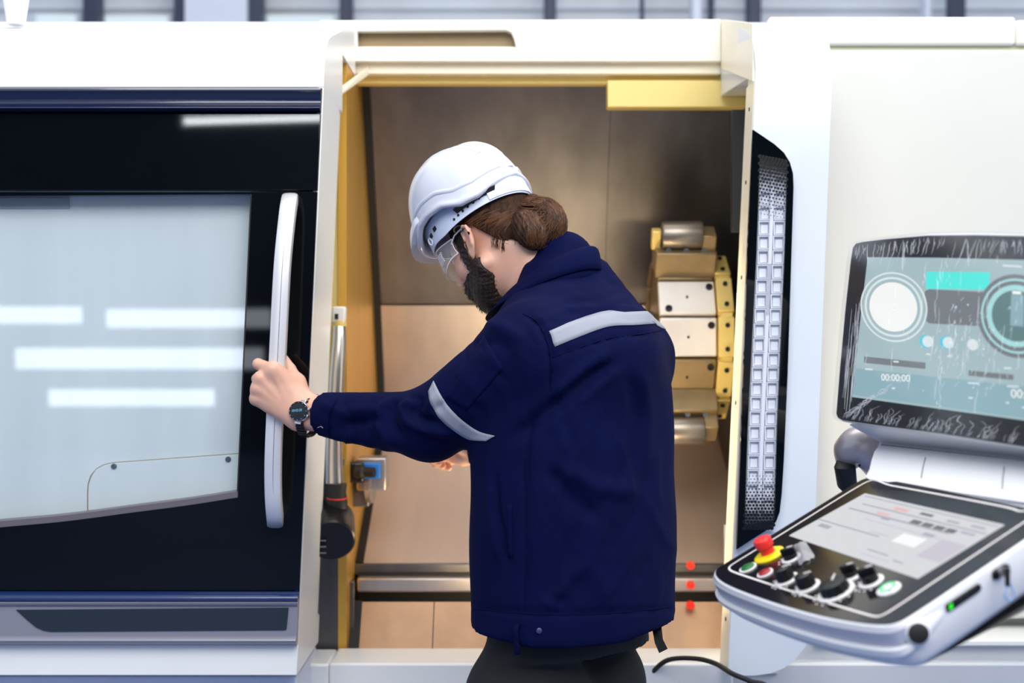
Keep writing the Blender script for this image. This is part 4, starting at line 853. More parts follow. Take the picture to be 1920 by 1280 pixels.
# reflective tape across the shoulder blades
rows = []
for q in np.linspace(0, 1, 40):
    ang = math.radians(-62+128*q); dr_ = -FT*math.cos(ang)+LT*math.sin(ang)*-1*-1
    dr_ = -FT*math.cos(ang)-LT*math.sin(ang)*-1*1.0
    zc = np.interp(q, (0, .25, .5, .75, 1), (1.350, 1.356, 1.361, 1.358, 1.343)); rows.append([inward(np.array([.120, .004, zc+w-.0125]), dr_) for w in np.linspace(-.0145, .0145, 5)])
def stripe_px(up, lo, n, name):
    U_, L_ = spline(up, n), spline(lo, n); R_ = []
    for a, b in zip(U_, L_):
        r = [cast(*(a*(1-t)+b*t)) for t in np.linspace(0, 1, 5)]
        if all(x is not None for x in r): R_.append(r)
    return R_
front = stripe_px([(1030, 621), (1075, 602), (1132, 584), (1170, 586), (1212, 584)], [(1040, 650), (1085, 632), (1140, 613), (1190, 610), (1228, 607)], 30, '')
last = front[-1]; cen_ = np.array([.12, .004, 0]); tail = []
zt = [p[2] for p in last]
d0_ = nrm((last[2]-np.array([.12, .004, last[2][2]]))*np.array([1, 1, 0])); a0 = math.atan2(d0_[1], d0_[0])
for k in range(1, 13):
    a = a0+math.radians(5.5*k); dd = np.array([math.cos(a), math.sin(a), 0]); tail.append([inward(np.array([.12, .004, z-.0015*k]), dd) for z in zt])
ribbon('reflective_stripe', front+tail, m_refl, jk)
# reflective tape round the upper sleeve
ax_ = nrm(EL-SL); u_, w_ = frame_of(ax_); rows = []; c0 = SL+ax_*np.linalg.norm(EL-SL)*.63
for k in range(49):
    a = 2*PI*k/48; dd = u_*math.cos(a)+w_*math.sin(a)
    if np.dot(dd, nrm(CAM-c0)) > -.05: continue
    lean = ax_*dd[2]*.030; rows.append([outward(c0+ax_*s+lean, dd) for s in np.linspace(-.0135, .0135, 4)])
ribbon('reflective_stripe', rows, m_refl, jk)
ribbon('reflective_stripe', stripe_px([(814, 714), (826, 738), (842, 762), (866, 786), (898, 808), (929, 817)], [(804, 734), (808, 756), (822, 780), (846, 803), (880, 823), (912, 827)], 34, ''), m_refl, jk)
# pocket patch on the sleeve, hem tab, press stud, cuff mark, seams
def patch(quad, name, n=14, off=.0010, mat=None):
    Q = [np.array(p, float) for p in quad]; R_ = []
    for t in np.linspace(0, 1, n):
        r = [cast(*((Q[0]*(1-s)+Q[1]*s)*(1-t)+(Q[3]*(1-s)+Q[2]*s)*t), off) for s in np.linspace(0, 1, n)]
        if any(x is None for x in r): return None
        R_.append(r)
    return ribbon(name, R_, mat or m_navyc, jk, .0016)
patch([(908, 628), (944, 690), (876, 768), (836, 746)], 'sleeve_pocket')
patch([(952, 946), (961, 944), (962, 1046), (954, 1044)], 'pocket_welt', 10, .001)
def seam(pts, name, r=.0011, mat=None):
    P_ = [cast(x, y, .0008) for x, y in spline(pts, 40)]; P_ = [p for p in P_ if p is not None]
    if len(P_) > 3: v, f = tube_geo(P_, r, 5); mesh(name, v, f, mat or m_navyc, jk, smooth=True)
seam([(1034, 670), (1085, 652), (1140, 634), (1200, 626), (1240, 618)], 'yoke_seam'); seam([(980, 588), (1006, 602), (1024, 634), (1034, 680), (1034, 730)], 'armhole_seam'); seam([(630, 752), (616, 780), (617, 822)], 'cuff_seam')
seam([(887, 1139), (960, 1148), (1080, 1152), (1180, 1146), (1261, 1136)], 'hem_seam'); seam([(984, 860), (986, 1000), (984, 1144)], 'side_seam')
h = cast(1011, 1182, .001)
if h is not None: v, f = lathe([(.005, 0), (.005, .001), (.003, .0016), (0, .0014)], h, CAM-h, 16); mesh('press_stud', v, f, M('dark_blue_stud', (44, 52, 92), .4, .4), jk, smooth=True)
rows = [[cast(x, y, o) for x in (966, 976)] for y, o in ((1168, .003), (1180, .012), (1196, .006), (1206, .004))]
if all(p is not None for r in rows for p in r): rows.append([p+np.array([.001, -.004, -.016]) for p in rows[-1]]); ribbon('hem_tab', rows, m_navyc, jk, .003)
a = [W(1222, 1172, 2.64), W(1240, 1172, 2.63), W(1243, 1198, 2.60), W(1252, 1216, 2.58), W(1236, 1224, 2.585), W(1228, 1206, 2.60)]
v, f = loft([a, [p+np.array([0, .004, 0]) for p in a]]); mesh('waist_strap', v, f, m_blackc, jk)
seam([(596, 801), (602, 799), (606, 802)], 'thread_mark', .0009, m_refl)
# collar
def cring(back, frontp, dB_, dF, wd, n=36):
    B_, F_ = W(*back, dB_), W(*frontp, dF); c = (B_+F_)/2; e = (B_-F_)/2; return [c+e*math.cos(2*PI*k/n)+LT*wd*math.sin(2*PI*k/n) for k in range(n)]
r0 = cring((1112, 522), (940, 606), 2.62, 2.76, .078); r1 = cring((1109, 490), (948, 590), 2.63, 2.775, .073); r2 = cring((1107, 460), (955, 576), 2.645, 2.785, .069)
r3 = cring((1113, 459), (950, 577), 2.64, 2.79, .073); r4 = cring((1116, 478), (938, 590), 2.625, 2.785, .079); r5 = cring((1118, 503), (924, 604), 2.62, 2.78, .085)
v, f = loft([r0, r1, r2, r3, r4, r5], cap=False); co = mesh('collar', v, f, m_navyc, jk, smooth=True, angle=0, sub=1); s = co.modifiers.new('thick', 'SOLIDIFY'); s.thickness = .003
# grey shirt collar edge at the throat
v, f = tube_geo([W(958, 562, 2.72), W(948, 578, 2.72), W(940, 590, 2.73)], [.004, .006, .003], 8); mesh('shirt_collar', v, f, m_refl, man, smooth=True)
# trousers and shoes
HC = np.array([.108, .0, .80]); HL = HC+LT*.085; HRr = HC-LT*.085
kL = np.array([.02, -.06, .47]); aL = np.array([.055, -.09, .10]); kR = np.array([.14, .11, .47]); aR = np.array([.20, .10, .10])
def f_tr(P):
    q = P-HC.astype(np.float32); l = q@LT.astype(np.float32); f = q@FT.astype(np.float32); z = P[:, 2]
    d = ((np.abs(l)/.172)**2.2+(np.abs(f)/.128)**2.2)**(1/2.2); d = np.maximum((d-1)*.14, np.maximum(z-.99, .76-z))
    for h, k, a in ((HL, kL, aL), (HRr, kR, aR)):
        d = smin(d, cone(P, h+FT*.030-UZ*.135, k, .121, .084), .03); d = smin(d, np.maximum(cone(P, k, a, .080, .068), .06-z), .02)
    return d
TV, TF = nets(f_tr, (-.16, -.26, .04), (.40, .30, 1.02), .012); TN = vnormals(TV, TF); TV = TV+TN*(.003*np.sin(TV[:, 2]*38+TV[:, 0]*20)*np.sin(TV[:, 1]*24+1))[:, None]
tr = npmesh('trousers', TV, TF, m_blackc, man)
for a in (aL, aR):
    fd = nrm(FT+np.array([0, 0, 0])); heel = np.array([a[0], a[1], 0])-fd*.07; L_ = []
    for s, w, h_ in ((-.01, .018, .05), (.0, .030, .075), (.05, .036, .10), (.10, .038, .09), (.16, .044, .065), (.22, .046, .055), (.265, .036, .045), (.285, .012, .025)):
        c = heel+fd*s; sd = np.array([-fd[1], fd[0], 0]); L_.append([c+sd*w*math.cos(t)*(1 if math.sin(t) > -.3 else 1.05)+UZ*max(.0, h_*.5+h_*.5*math.sin(t)*1.0) for t in np.arange(14)*2*PI/14])
    v, f = loft(L_); sh_ = mesh('shoe', v, f, m_rubber, man, smooth=True, angle=60)
# ------------------------------------------------------------------ head
hy, hp_ = math.radians(36), math.radians(33)
HF = np.array([-math.cos(hy)*math.cos(hp_), math.sin(hy)*math.cos(hp_), -math.sin(hp_)]); HL_ = np.array([-math.sin(hy), -math.cos(hy), 0]); HU = np.cross(HF, HL_)
HCN = W(915, 455, 2.77); HB = np.stack([HF, HL_, HU])        # rows: local axes
def h2w(p): return HCN+np.asarray(p, float)@HB
def w2h(p): return (np.asarray(p)-HCN)@HB.T
HS = .94; HC2 = HCN+HL_*.0045
def tow(p): return HC2+HS*(np.asarray(p, float)@FB)
fy_ = math.radians(40); fp_ = math.radians(32); FF_ = np.array([-math.cos(fy_)*math.cos(fp_), math.sin(fy_)*math.cos(fp_), -math.sin(fp_)]); FL_ = np.array([-math.sin(fy_), -math.cos(fy_), 0]); FU_ = np.cross(FF_, FL_); FB = np.stack([FF_, FL_, FU_])
HC2 = W(879, 453, 2.715)-HS*.076*FL_
nbl = ((NB+np.array([.02, .0, -.03])-HC2)@FB.T)/HS #w2h(NB+np.array([.02, .0, -.03]))
def f_head(P):
    e = lambda c, r: ell(P, c, r); k = lambda a, b, ra, rb: cone(P, a, b, ra, rb)
    d = e((-.018, 0, .050), (.094, .074, .088)); d = smin(d, e((.042, 0, -.012), (.052, .053, .078)), .03)
    for s in (1, -1):
        d = smin(d, e((.056, s*.036, -.018), (.028, .022, .026)), .02); d = smin(d, k((.000, s*.058, -.052), (.054, s*.024, -.092), .016, .018), .03)
        d = smin(d, k((.072, s*.036, .026), (.088, s*.010, .030), .009, .011), .012); d = smin(d, e((.103, s*.011, -.030), (.012, .008, .008)), .006)
        d = -smin(-d, e((.094, s*.033, .008), (.014, .018, .010)), .010); d = smin(d, e((.074, s*.032, .008), (.013, .014, .013)), .004)
    d = smin(d, k((.052, 0, -.092), (.070, 0, -.094), .024, .018), .02)
    d = smin(d, k((.088, 0, .022), (.116, 0, -.018), .007, .0105), .010); d = smin(d, e((.112, 0, -.024), (.013, .011, .009)), .006)
    d = smin(d, k((.090, -.016, -.058), (.090, .016, -.058), .008, .008), .010); d = smin(d, k((.088, -.014, -.069), (.088, .014, -.069), .008, .008), .008)
    nk = smin(k((-.030, 0, -.020), nbl, .054, .058), k((.010, 0, -.060), nbl+np.array([.03, 0, -.01]), .044, .05), .03); d = smin(d, nk, .022)
    
    for s in (1, -1):
        o = np.array([-.006, s*.076, -.004]); R_ = np.array([[math.cos(.2), 0, math.sin(.2)], [0, 1, 0], [-math.sin(.2), 0, math.cos(.2)]])
        q = (P-o.astype(np.float32))@R_.T.astype(np.float32)
        q = q.copy(); q[:, 1] = (q[:, 1]*s)-np.clip(-q[:, 0], -.02, .02)*.45-.003
        er = ell(q, (0, .004, .004), (.019, .0075, .031)); er = smin(er, ell(q, (.006, .003, -.026), (.009, .006, .011)), .008)
        hollow = ell(q, (.004, .012, .002), (.0105, .008, .018)); er = -smin(-er, hollow, .003)
        hel = chain(q, [(.010, .009, .006), (.012, .010, .022), (.002, .011, .033), (-.012, .011, .027), (-.017, .010, .010), (-.012, .008, -.012)], [.0026, .0032, .0036, .0036, .0034, .0028], .002); er = smin(er, hel, .003)
        er = smin(er, ell(q, (.015, .004, -.002), (.005, .005, .007)), .004); d = smin(d, er, .005)
    return d
lo = np.minimum((-.135, -.10, -.14), nbl-.07); hi = np.maximum((.14, .10, .15), nbl+.07)
HV, HFc = nets(f_head, lo, hi, .0024)
# hands
def LH(x, y, d): return W(x, y, d)
lw0, lw1 = LH(571, 757, 2.835), LH(562, 785, 2.83); lwe0, lwe1 = LH(650, 774, 2.785), LH(650, 790, 2.785)
mcp = [LH(512, 693, 2.812), LH(489, 709, 2.814), LH(483, 729, 2.818), LH(480, 748, 2.826)]
pip = [LH(484, 682, 2.828), LH(482, 710, 2.858), LH(480, 731, 2.862), LH(480, 750, 2.864)]
dip = [LH(486, 685, 2.862), LH(492, 713, 2.886), LH(492, 734, 2.888), LH(492, 752, 2.886)]
tip = [LH(506, 690, 2.882), LH(514, 715, 2.884), LH(514, 736, 2.886), LH(512, 754, 2.884)]
th = [LH(566, 748, 2.835), LH(557, 716, 2.848), LH(544, 692, 2.864), LH(533, 673, 2.872)]
def f_lh(P):
    d = smin(cone(P, lw0, lwe0, .0225, .024), cone(P, lw1, lwe1, .0225, .024), .02); rr = [.0135, .0145, .014, .0125]
    for i in range(4):
        b = (lw0, lw0*.6+lw1*.4, lw0*.3+lw1*.7, lw1)[i]; d = smin(d, cone(P, b+np.array([-.006, -.002, 0]), mcp[i], .019, rr[i]), .016)
    pal = (mcp[1]+mcp[2]+lw0+lw1)/4+np.array([.004, .006, .0]); d = smin(d, ell(P, pal, (.034, .018, .034)), .018)
    d = smin(d, cone(P, th[0], th[1], .019, .0145), .018); d = smin(d, cone(P, mcp[0], th[1], .010, .011), .022)
    for i in range(4):
        r = (.0108, .0108, .0104, .0092)[i]; d = smin(d, chain(P, [mcp[i], pip[i], dip[i], tip[i]], [rr[i]*.92, r, r*.9, r*.8], .003), .0055)
        d = smin(d, ell(P, mcp[i]+np.array([0, -.004, .001]), (.009, .009, .009)), .006)
    d = smin(d, chain(P, th[1:], [.0140, .0118, .0092], .003), .006)
    for i in range(4):   # tendons on the back of the hand
        d = smin(d, cone(P, mcp[i]+np.array([0, -.010, .002]), lw0*.5+lw1*.5+np.array([-.02, -.019, 0]), .0035, .003), .006)
    return d
AL = np.vstack([lw0, lwe1]+mcp+pip+tip+th); LV, LF = nets(f_lh, AL.min(0)-.045, AL.max(0)+.045, .0019)
def RH(x, y, d): return W(x, y, d)
rw = HR+nrm(HR-ER)*-.03; rh = RH(868, 850, 3.185)
rmc = [RH(846, 838, 3.16), RH(843, 847, 3.19), RH(845, 854, 3.215), RH(850, 859, 3.24)]
rtip = [[RH(822, 838, 3.155), RH(808, 850, 3.16), RH(815, 861, 3.17)], [RH(820, 850, 3.19), RH(810, 862, 3.195), RH(822, 868, 3.2)], [RH(824, 858, 3.22), RH(816, 868, 3.22), RH(830, 873, 3.22)], [RH(832, 864, 3.245), RH(830, 873, 3.245), RH(842, 876, 3.24)]]
rth = [RH(875, 842, 3.15), RH(848, 832, 3.13), RH(820, 836, 3.12), RH(800, 843, 3.125)]
def f_rh(P):
    d = cone(P, ER*.2+HR*.8, rh, .030, .024)
    for i in range(4): d = smin(d, cone(P, rh, rmc[i], .021, .0135), .014); d = smin(d, chain(P, [rmc[i]]+rtip[i], [.0125, .0105, .0095, .008], .003), .005)
    return smin(d, chain(P, rth, [.017, .013, .0112, .009], .004), .008)
AR = np.vstack([HR, rh]+rmc+[q for t in rtip for q in t]+rth); RV, RF = nets(f_rh, AR.min(0)-.045, AR.max(0)+.045, .0028)
# hidden core of the body carries head and arms
def f_core(P):
    d = cone(P, np.array([.115, 0, .95]), np.array([.118, .01, 1.34]), .11, .10); d = smin(d, cone(P, SL, SR, .05, .05), .04); d = smin(d, cone(P, SL, EL, .045, .036), .02); d = smin(d, cone(P, EL, (lwe0+lwe1)/2, .036, .026), .02)
    d = smin(d, cone(P, SR, ER, .045, .036), .02); d = smin(d, cone(P, ER, HR, .036, .026), .02); return smin(d, cone(P, np.array([.115, .01, 1.36]), NB+np.array([.01, 0, -.02]), .07, .052), .03)
CV, CF = nets(f_core, (-.40, -.24, .80), (.36, .56, 1.5), .016)
HW = tow(HV); parts = [(HW, HFc), (LV, LF), (RV, RF), (CV, CF)]; VV, FF, b = [], [], 0
for v, f in parts: VV.append(v); FF.append(f+b); b += len(v)
# lips get their own material
fc = HV[HFc].mean(1); lipm = ((fc[:, 0] > .090) & (np.abs(fc[:, 1]) < .022) & (fc[:, 2] < -.053) & (fc[:, 2] > -.076)).astype(int)
fmv = np.concatenate([lipm]+[np.zeros(len(f), int) for _, f in parts[1:]])
bodym = npmesh('body', np.vstack(VV), np.vstack(FF), [m_skin, m_lip], man, fmv)
# finger nail of the index and thumb
# beard, hair cap
def f_beard(P):
    d = f_head_base(P)-.0065-.002*np.sin(P[:, 0]*420)*np.sin(P[:, 2]*380+P[:, 1]*300)
    al = np.abs(P[:, 1]); f, u = P[:, 0], P[:, 2]
    jaw = np.maximum(u-(-.047+.12*np.clip(.060-f, 0, .1)), -(f+.004)-.10*(u+.05))      # cheek line and back of the jaw
    side = np.maximum(np.abs(f-.028)-.014, np.maximum(u-.03, -.06-u))
    mst = np.maximum(np.maximum(np.abs(u+.046)-.008, al-.030), .085-f)
    reg = np.minimum(np.minimum(jaw, side), mst); mouth = np.maximum(np.maximum(np.abs(u+.0635)-.0065, al-.020), .086-f)
    neckcut = -.128-u
    under = (u+.098)+.0+(.045-f)*-.55
    reg = np.maximum(reg, -(u+.122)); reg = np.maximum(reg, -( (f-.008)*.8+(u+.106)))
    d = smin(d, ell(P, (.058, 0, -.100), (.026, .026, .018)), .02)
    d = smin(d, cone(P, (.03, .05, -.080), (.056, .02, -.100), .012, .016), .015); d = smin(d, cone(P, (.03, -.05, -.080), (.056, -.02, -.100), .012, .016), .015)
    d = np.maximum(d, reg*.8); return np.maximum(d, -mouth)
def f_head_base(P):
    k = lambda a, b, ra, rb: cone(P, a, b, ra, rb); d = ell(P, (-.018, 0, .050), (.094, .074, .088)); d = smin(d, ell(P, (.042, 0, -.012), (.052, .053, .078)), .03)
    for s in (1, -1): d = smin(d, ell(P, (.056, s*.036, -.018), (.028, .022, .026)), .02); d = smin(d, k((.000, s*.058, -.052), (.054, s*.024, -.092), .016, .018), .03)
    d = smin(d, k((.052, 0, -.092), (.070, 0, -.094), .024, .018), .02); d = smin(d, k((.090, -.016, -.058), (.090, .016, -.058), .008, .008), .010); return smin(d, k((.088, -.014, -.069), (.088, .014, -.069), .008, .008), .008)
BV, BF = nets(f_beard, (-.04, -.09, -.15), (.13, .09, .05), .0024); BV = relax(BV, BF, 2); bd = npmesh('beard', tow(BV), BF, m_beard, man)
def f_hair(P):
    f, u, al = P[:, 0], P[:, 2], np.abs(P[:, 1]); d = ell(P, (-.020, 0, .046), (.0985, .079, .090)); d = smin(d, cone(P, (-.05, 0, -.01), (-.080, 0, -.03), .054, .034), .03)
    d = d-.0005*np.sin(u*260+f*240)-.0004*np.sin(u*520+f*420)
    line = np.minimum(np.maximum(f-(-.028-.55*np.clip(.014-u, -.02, .1)), -(u+.070+.15*(f+.07))), np.maximum(.030-u, f-.062)); line = np.minimum(line, np.maximum(np.maximum(np.abs(f-.036)-.012, .0-u), u-.06))
    return np.maximum(d, line)
GV, GF = nets(f_hair, (-.16, -.10, -.10), (.10, .10, .09), .0026); GV = relax(GV, GF, 2); hr = npmesh('hair', tow(GV), GF, m_hair, man)
# bun: lobes and strands running from the hair tie
tie = np.array([-.100, .020, .004])
def f_bun(P):
    d = ell(P, (-.108, .022, -.042), (.030, .036, .046)); d = smin(d, ell(P, (-.126, -.022, -.030), (.041, .034, .053)), .008); d = smin(d, cone(P, (-.080, .01, .012), (-.118, -.02, .024), .024, .016), .012)
    a = np.arctan2(P[:, 1]-.02, P[:, 0]+.100); return d-.0012*np.sin(a*26+P[:, 2]*60)
UV_, UF = nets(f_bun, (-.20, -.08, -.11), (-.05, .08, .08), .0024); bun = npmesh('hair_bun', tow(UV_), UF, m_hair, man)
BB = bvh(UV_, UF); GB = bvh(GV, GF)
def near(B, p, off):
    c, nn, _, _ = B.find_nearest(Vector(p)); return np.array(c)+np.array(nn)*off
R = random.Random(11)
def strands(n, gen, name, mat, par, r=.00042):
    mb = MB()
    for i in range(n):
        p = gen()
        if p is None: continue
        p = spline(p, 9); mb.tube(tow(np.asarray(p)), [r*(.5+.5*math.sin(PI*(k+1)/10)) for k in range(9)], 3, cap=False)
    o = mb.make(name, mat, par, smooth=True, angle=0); o['kind'] = 'stuff'; return o
def g_lobe():
    e = np.array([-.110+R.gauss(0, .005), .020+R.gauss(0, .022), -.082+R.gauss(0, .004)]); out = np.array([-.03, .02+R.gauss(0, .016), 0]); P_ = []
    for t in np.linspace(0, 1, 6):
        q = tie*(1-t)+e*t+np.array([-.028, R.uniform(-.006, .030), 0])*math.sin(PI*t); P_.append(near(BB, q, R.uniform(.0, .0022)))
    return P_
def g_lobe2():
    s = np.array([-.107+R.gauss(0, .008), -.005+R.gauss(0, .012), .024]); e = np.array([-.130+R.gauss(0, .012), -.020+R.gauss(0, .018), -.074+R.gauss(0, .01)])
    return [near(BB, s*(1-t)+e*t+np.array([-.045, R.gauss(-.004, .012), 0])*math.sin(PI*t), R.uniform(0, .003)) for t in np.linspace(0, 1, 6)]
def g_cap():
    q = R.random(); s = spline([(.055, .085, .036), (.02, .088, .028), (-.030, .088, .010), (-.050, .075, -.035), (-.075, .06, -.066)], 101)[int(q*100)]
    e = tie+np.array([.008, .004, .032-.044*q]); return [near(GB, s*(1-t)+e*t+np.array([0, .03, 0])*math.sin(PI*t), R.uniform(.0002, .0016)) for t in np.linspace(0, 1, 6)]
strands(380, g_lobe, 'bun_strands', m_hair2, bun); strands(380, g_lobe2, 'bun_strands', m_hair2, bun); strands(420, g_cap, 'hair_strands', m_hair2, hr)
def g_fly():
    s = near(BB if R.random() < .5 else GB, np.array([R.uniform(-.16, -.04), R.uniform(-.02, .07), R.uniform(-.07, .03)]), .001); o = np.array([R.uniform(-.02, .01), R.uniform(0, .015), R.uniform(-.02, .012)])
    return [s, s+o*.5+np.array([0, .002, -.002]), s+o]
strands(70, g_fly, 'loose_hairs', m_hair, hr, .00035)
def g_nape():
    s = near(GB, np.array([R.uniform(-.07, -.035), .06, R.uniform(-.065, -.02)]), .0); return [s, s+np.array([.006, .002, -.006]), s+np.array([R.uniform(.006, .016), .001, R.uniform(-.02, -.010)])]
strands(90, g_nape, 'nape_hairs', m_hair, hr, .00026)
def g_lock():
    s = np.array([.004, .083, .006]); return [s+np.array([R.gauss(0, .002), 0, 0]), np.array([.006+R.gauss(0, .002), .086, -.03]), np.array([.016, .078, -.066-R.uniform(0, .02)])]
strands(5, g_lock, 'hair_lock', m_hair, hr, .0005)
BDB = bvh(BV, BF)
def g_beard():
    q = BV[R.randrange(len(BV))]; c, nn, _, _ = BDB.find_nearest(Vector(q)); nn = np.array(nn); L_ = R.uniform(.003, .007)
    dn = nrm(nn*.6+np.array([.25, 0, -.8])); return [q-nn*.001, q+dn*L_*.5+nn*.001, q+dn*L_]
strands(1500, g_beard, 'beard_hairs', m_beard, bd, .00035)
v, f = tube_geo([tow([tie[0]+.006*math.cos(a)-.0, tie[1]+.014*math.cos(a)*.6+.004, tie[2]+.016*math.sin(a)]) for a in np.linspace(0, 2*PI, 20)], .0028, 8); mesh('hair_tie', v, f, m_rubber, bun, smooth=True)
# ear ring
c = np.array([-.004, .096, .026]); v, f = tube_geo([tow(c+np.array([.0075*math.cos(a), .006*math.cos(a), .0075*math.sin(a)])) for a in np.linspace(-.6, 4.6, 16)], .0017, 8); mesh('ear_ring', v, f, m_rubber, man, smooth=True)
# eyebrow and eyes
m_eye = M('eye_white', (232, 228, 224), .2)
for s in (1, -1):
    v, f = lathe([(.0001, -.0125)]+[(.0125*math.sin(a), -.0125*math.cos(a)) for a in np.linspace(.2, PI, 10)], tow((.0755, s*.032, .008)), FF_, 16); ey = mesh('eye', v, f, m_eye, man, smooth=True)
    v, f = lathe([(.0055, .0114), (.0045, .0126), (0, .0130)], tow((.0755, s*.032, .008)), FF_, 14); mesh('iris', v, f, M('brown_iris', (60, 38, 24), .2), ey, smooth=True)
    v, f = tube_geo([tow(p) for p in ((.094, s*.012, .026), (.092, s*.026, .032), (.080, s*.042, .028))], [.002, .0035, .0015], 6); mesh('eyebrow', v, f, m_beard, man, smooth=True)

# ------------------------------------------------------------------ hard hat
hat = thing('hard_hat', "white hard hat with front peak worn on the bent man's head", 'helmet', h2w((-.005, 0, .07)))
m_hat = M('white_hat_plastic', (206, 208, 218), .22, coat=.3); m_band = M('pale_headband_plastic', (206, 214, 232), .45)
def rimU(th):   # height of the shell edge round the head, 0 = front
    a = abs((th+PI) % (2*PI)-PI); return float(np.interp(a, (0, .35, .6, .95, 1.25, 1.62, 1.95, 2.3, 2.7, PI), (.056, .056, .060, .074, .076, .070, .050, .048, .062, .074)))
def radF(th): c, s = math.cos(th), math.sin(th); A = .130 if c > 0 else .120; return 1/math.sqrt((c/A)**2+(s/.108)**2)
nT = 96; loops = []
def xe(t): return .80-.12*math.cos(t)
def hrow(k, z, extra=0): return [h2w((-.004+radF(t)*k*math.cos(t)+extra*math.cos(t), (radF(t)*k+extra)*math.sin(t), z(t))) for t in np.arange(nT)*2*PI/nT]
lp = []
for q in np.linspace(0, 1, 18):
    ph_ = q*PI/2*.97; loops.append([h2w((-.004+radF(t)*math.cos(ph_)**.92*math.cos(t), radF(t)*math.cos(ph_)**.92*math.sin(t), (rimU(t)+.006)*(1-math.sin(ph_))+(.203)*math.sin(ph_)+(.0035*math.exp(-((abs((t+PI) % (2*PI)-PI)-1.05)/.10)**2)+.0035*math.exp(-((abs((t+PI) % (2*PI)-PI)-2.2)/.10)**2))*0)) for t in np.arange(nT)*2*PI/nT])
# rim: flares outwards with a rolled lip
rimo = [[h2w((-.004+(radF(t)*k+e)*math.cos(t), (radF(t)*k+e)*math.sin(t), rimU(t)+dz)) for t in np.arange(nT)*2*PI/nT] for k, e, dz in ((1.0, -.006, -.001), (1, -.004, -.004), (1, .004, -.003), (1, .006, .001), (1, .005, .006), (1, .0015, .010), (1, .0002, .014))]
loops[0] = rimo[-1]
dome = [[h2w((-.004+radF(t)*math.cos(p_)**xe(t)*math.cos(t), radF(t)*math.cos(p_)**xe(t)*math.sin(t), (rimU(t)+.016)*(1-math.sin(p_))+.206*math.sin(p_))) for t in np.arange(nT)*2*PI/nT] for p_ in np.linspace(.03, PI/2*.985, 20)]
inner_ = [[h2w((-.004+(radF(t)-.0055)*math.cos(p_)**xe(t)*math.cos(t), (radF(t)-.0055)*math.cos(p_)**xe(t)*math.sin(t), (rimU(t)+.008)*(1-math.sin(p_))+.200*math.sin(p_))) for t in np.arange(nT)*2*PI/nT] for p_ in np.linspace(PI/2*.98, .0, 8)]
v, f = loft(inner_+rimo+dome); mesh('hat_shell', v, f, m_hat, hat, smooth=True, angle=0)
def domept(t, p_, off): k = math.cos(p_)**xe(t); return h2w((-.004+(radF(t)*k+off*k)*math.cos(t), (radF(t)*k+off*k)*math.sin(t), (rimU(t)+.016)*(1-math.sin(p_))+(.206+off)*math.sin(p_)))
# moulded ribs over the crown
def ribline(s):
    P_ = []
    for x in np.linspace(-.098, .112, 40):
        y = s*.046*(1-.25*(x/.14)**2); r2 = math.hypot(x, y); t = math.atan2(y, x); k = min(.999, r2/radF(t)); p_ = math.acos(min(1, k**(1/xe(t)))); P_.append(domept(t, p_, -.0052))
    return P_
for s in (1, -1): v, f = tube_geo(ribline(s), .0075, 12); mesh('crown_rib', v, f, m_hat, hat, smooth=True)
v, f = tube_geo([domept(0 if x > 0 else PI, math.acos(min(1, (abs(x)/radF(0 if x > 0 else PI))**(1/xe(0 if x > 0 else PI)))), -.0085) for x in np.linspace(-.12, .125, 40)], .0125, 14); mesh('crown_rib', v, f, m_hat, hat, smooth=True)
# raised edge on the side and the peak
v, f = tube_geo([domept(t, .10+.03*math.sin((t-.5)*1.4), -.0030) for t in np.linspace(.30, 2.9, 40)], .0058, 12); mesh('rim_ridge', v, f, m_hat, hat, smooth=True)
v, f = tube_geo([domept(-t, .10+.03*math.sin((t-.5)*1.4), -.0030) for t in np.linspace(.30, 2.9, 40)], .0058, 12); mesh('rim_ridge', v, f, m_hat, hat, smooth=True)
L_ = []
for t in np.linspace(-1.0, 1.0, 41):
    wv = max(0, 1-(t/1.0)**2)**.6; r = radF(t); u0 = rimU(t); c, s = math.cos(t), math.sin(t); ut = u0+.012-.010*wv; ur = u0+.016+.030*wv; P_ = []
    for e, z in ((-.012*wv-.003, ur), (.008*wv, ur-.010*wv), (.019*wv, u0+.022-.004*wv), (.023*wv+.001, ut), (.0235*wv+.001, ut-.0018), (.020*wv, ut-.0015), (.008*wv, u0+.004), (-.008, u0+.004)): P_.append(h2w((-.004+(r+e)*c, (r+e)*s, z)))
    L_.append(P_)
v, f = loft(L_); mesh('peak', v, f, m_hat, hat, smooth=True, angle=70)
# headband with adjustment holes and nape plate
def bnd(t, z, off=0): A = .116 if math.cos(t) > 0 else .118; r = 1/math.sqrt((math.cos(t)/A)**2+(math.sin(t)/.089)**2)+off; return h2w((-.006+r*math.cos(t), r*math.sin(t), z))
ts_ = np.linspace(0, 2*PI, 73); zlo = lambda t: float(np.interp(abs((t+PI) % (2*PI)-PI), (0, .8, 1.2, 1.7, 2.2, PI), (.040, .036, .030, .031, .031, .030)))
v, f = loft([[bnd(t, zlo(t)), bnd(t, .078), bnd(t, .078, -.002), bnd(t, zlo(t), -.002)] for t in ts_], cap=False); mesh('headband', v, f, m_band, hat, smooth=True, angle=40)
for i in range(9):
    t = 1.62+.135*i; z = .041+.0012*i; c = bnd(t, z, .0004); n_ = nrm(c-h2w((-.006, 0, z))); v, f = lathe([(.0026, -.0005), (.0026, .0005), (0, .0006)], c, n_, 12); mesh('adjustment_hole', v, f, m_rubber, hat)
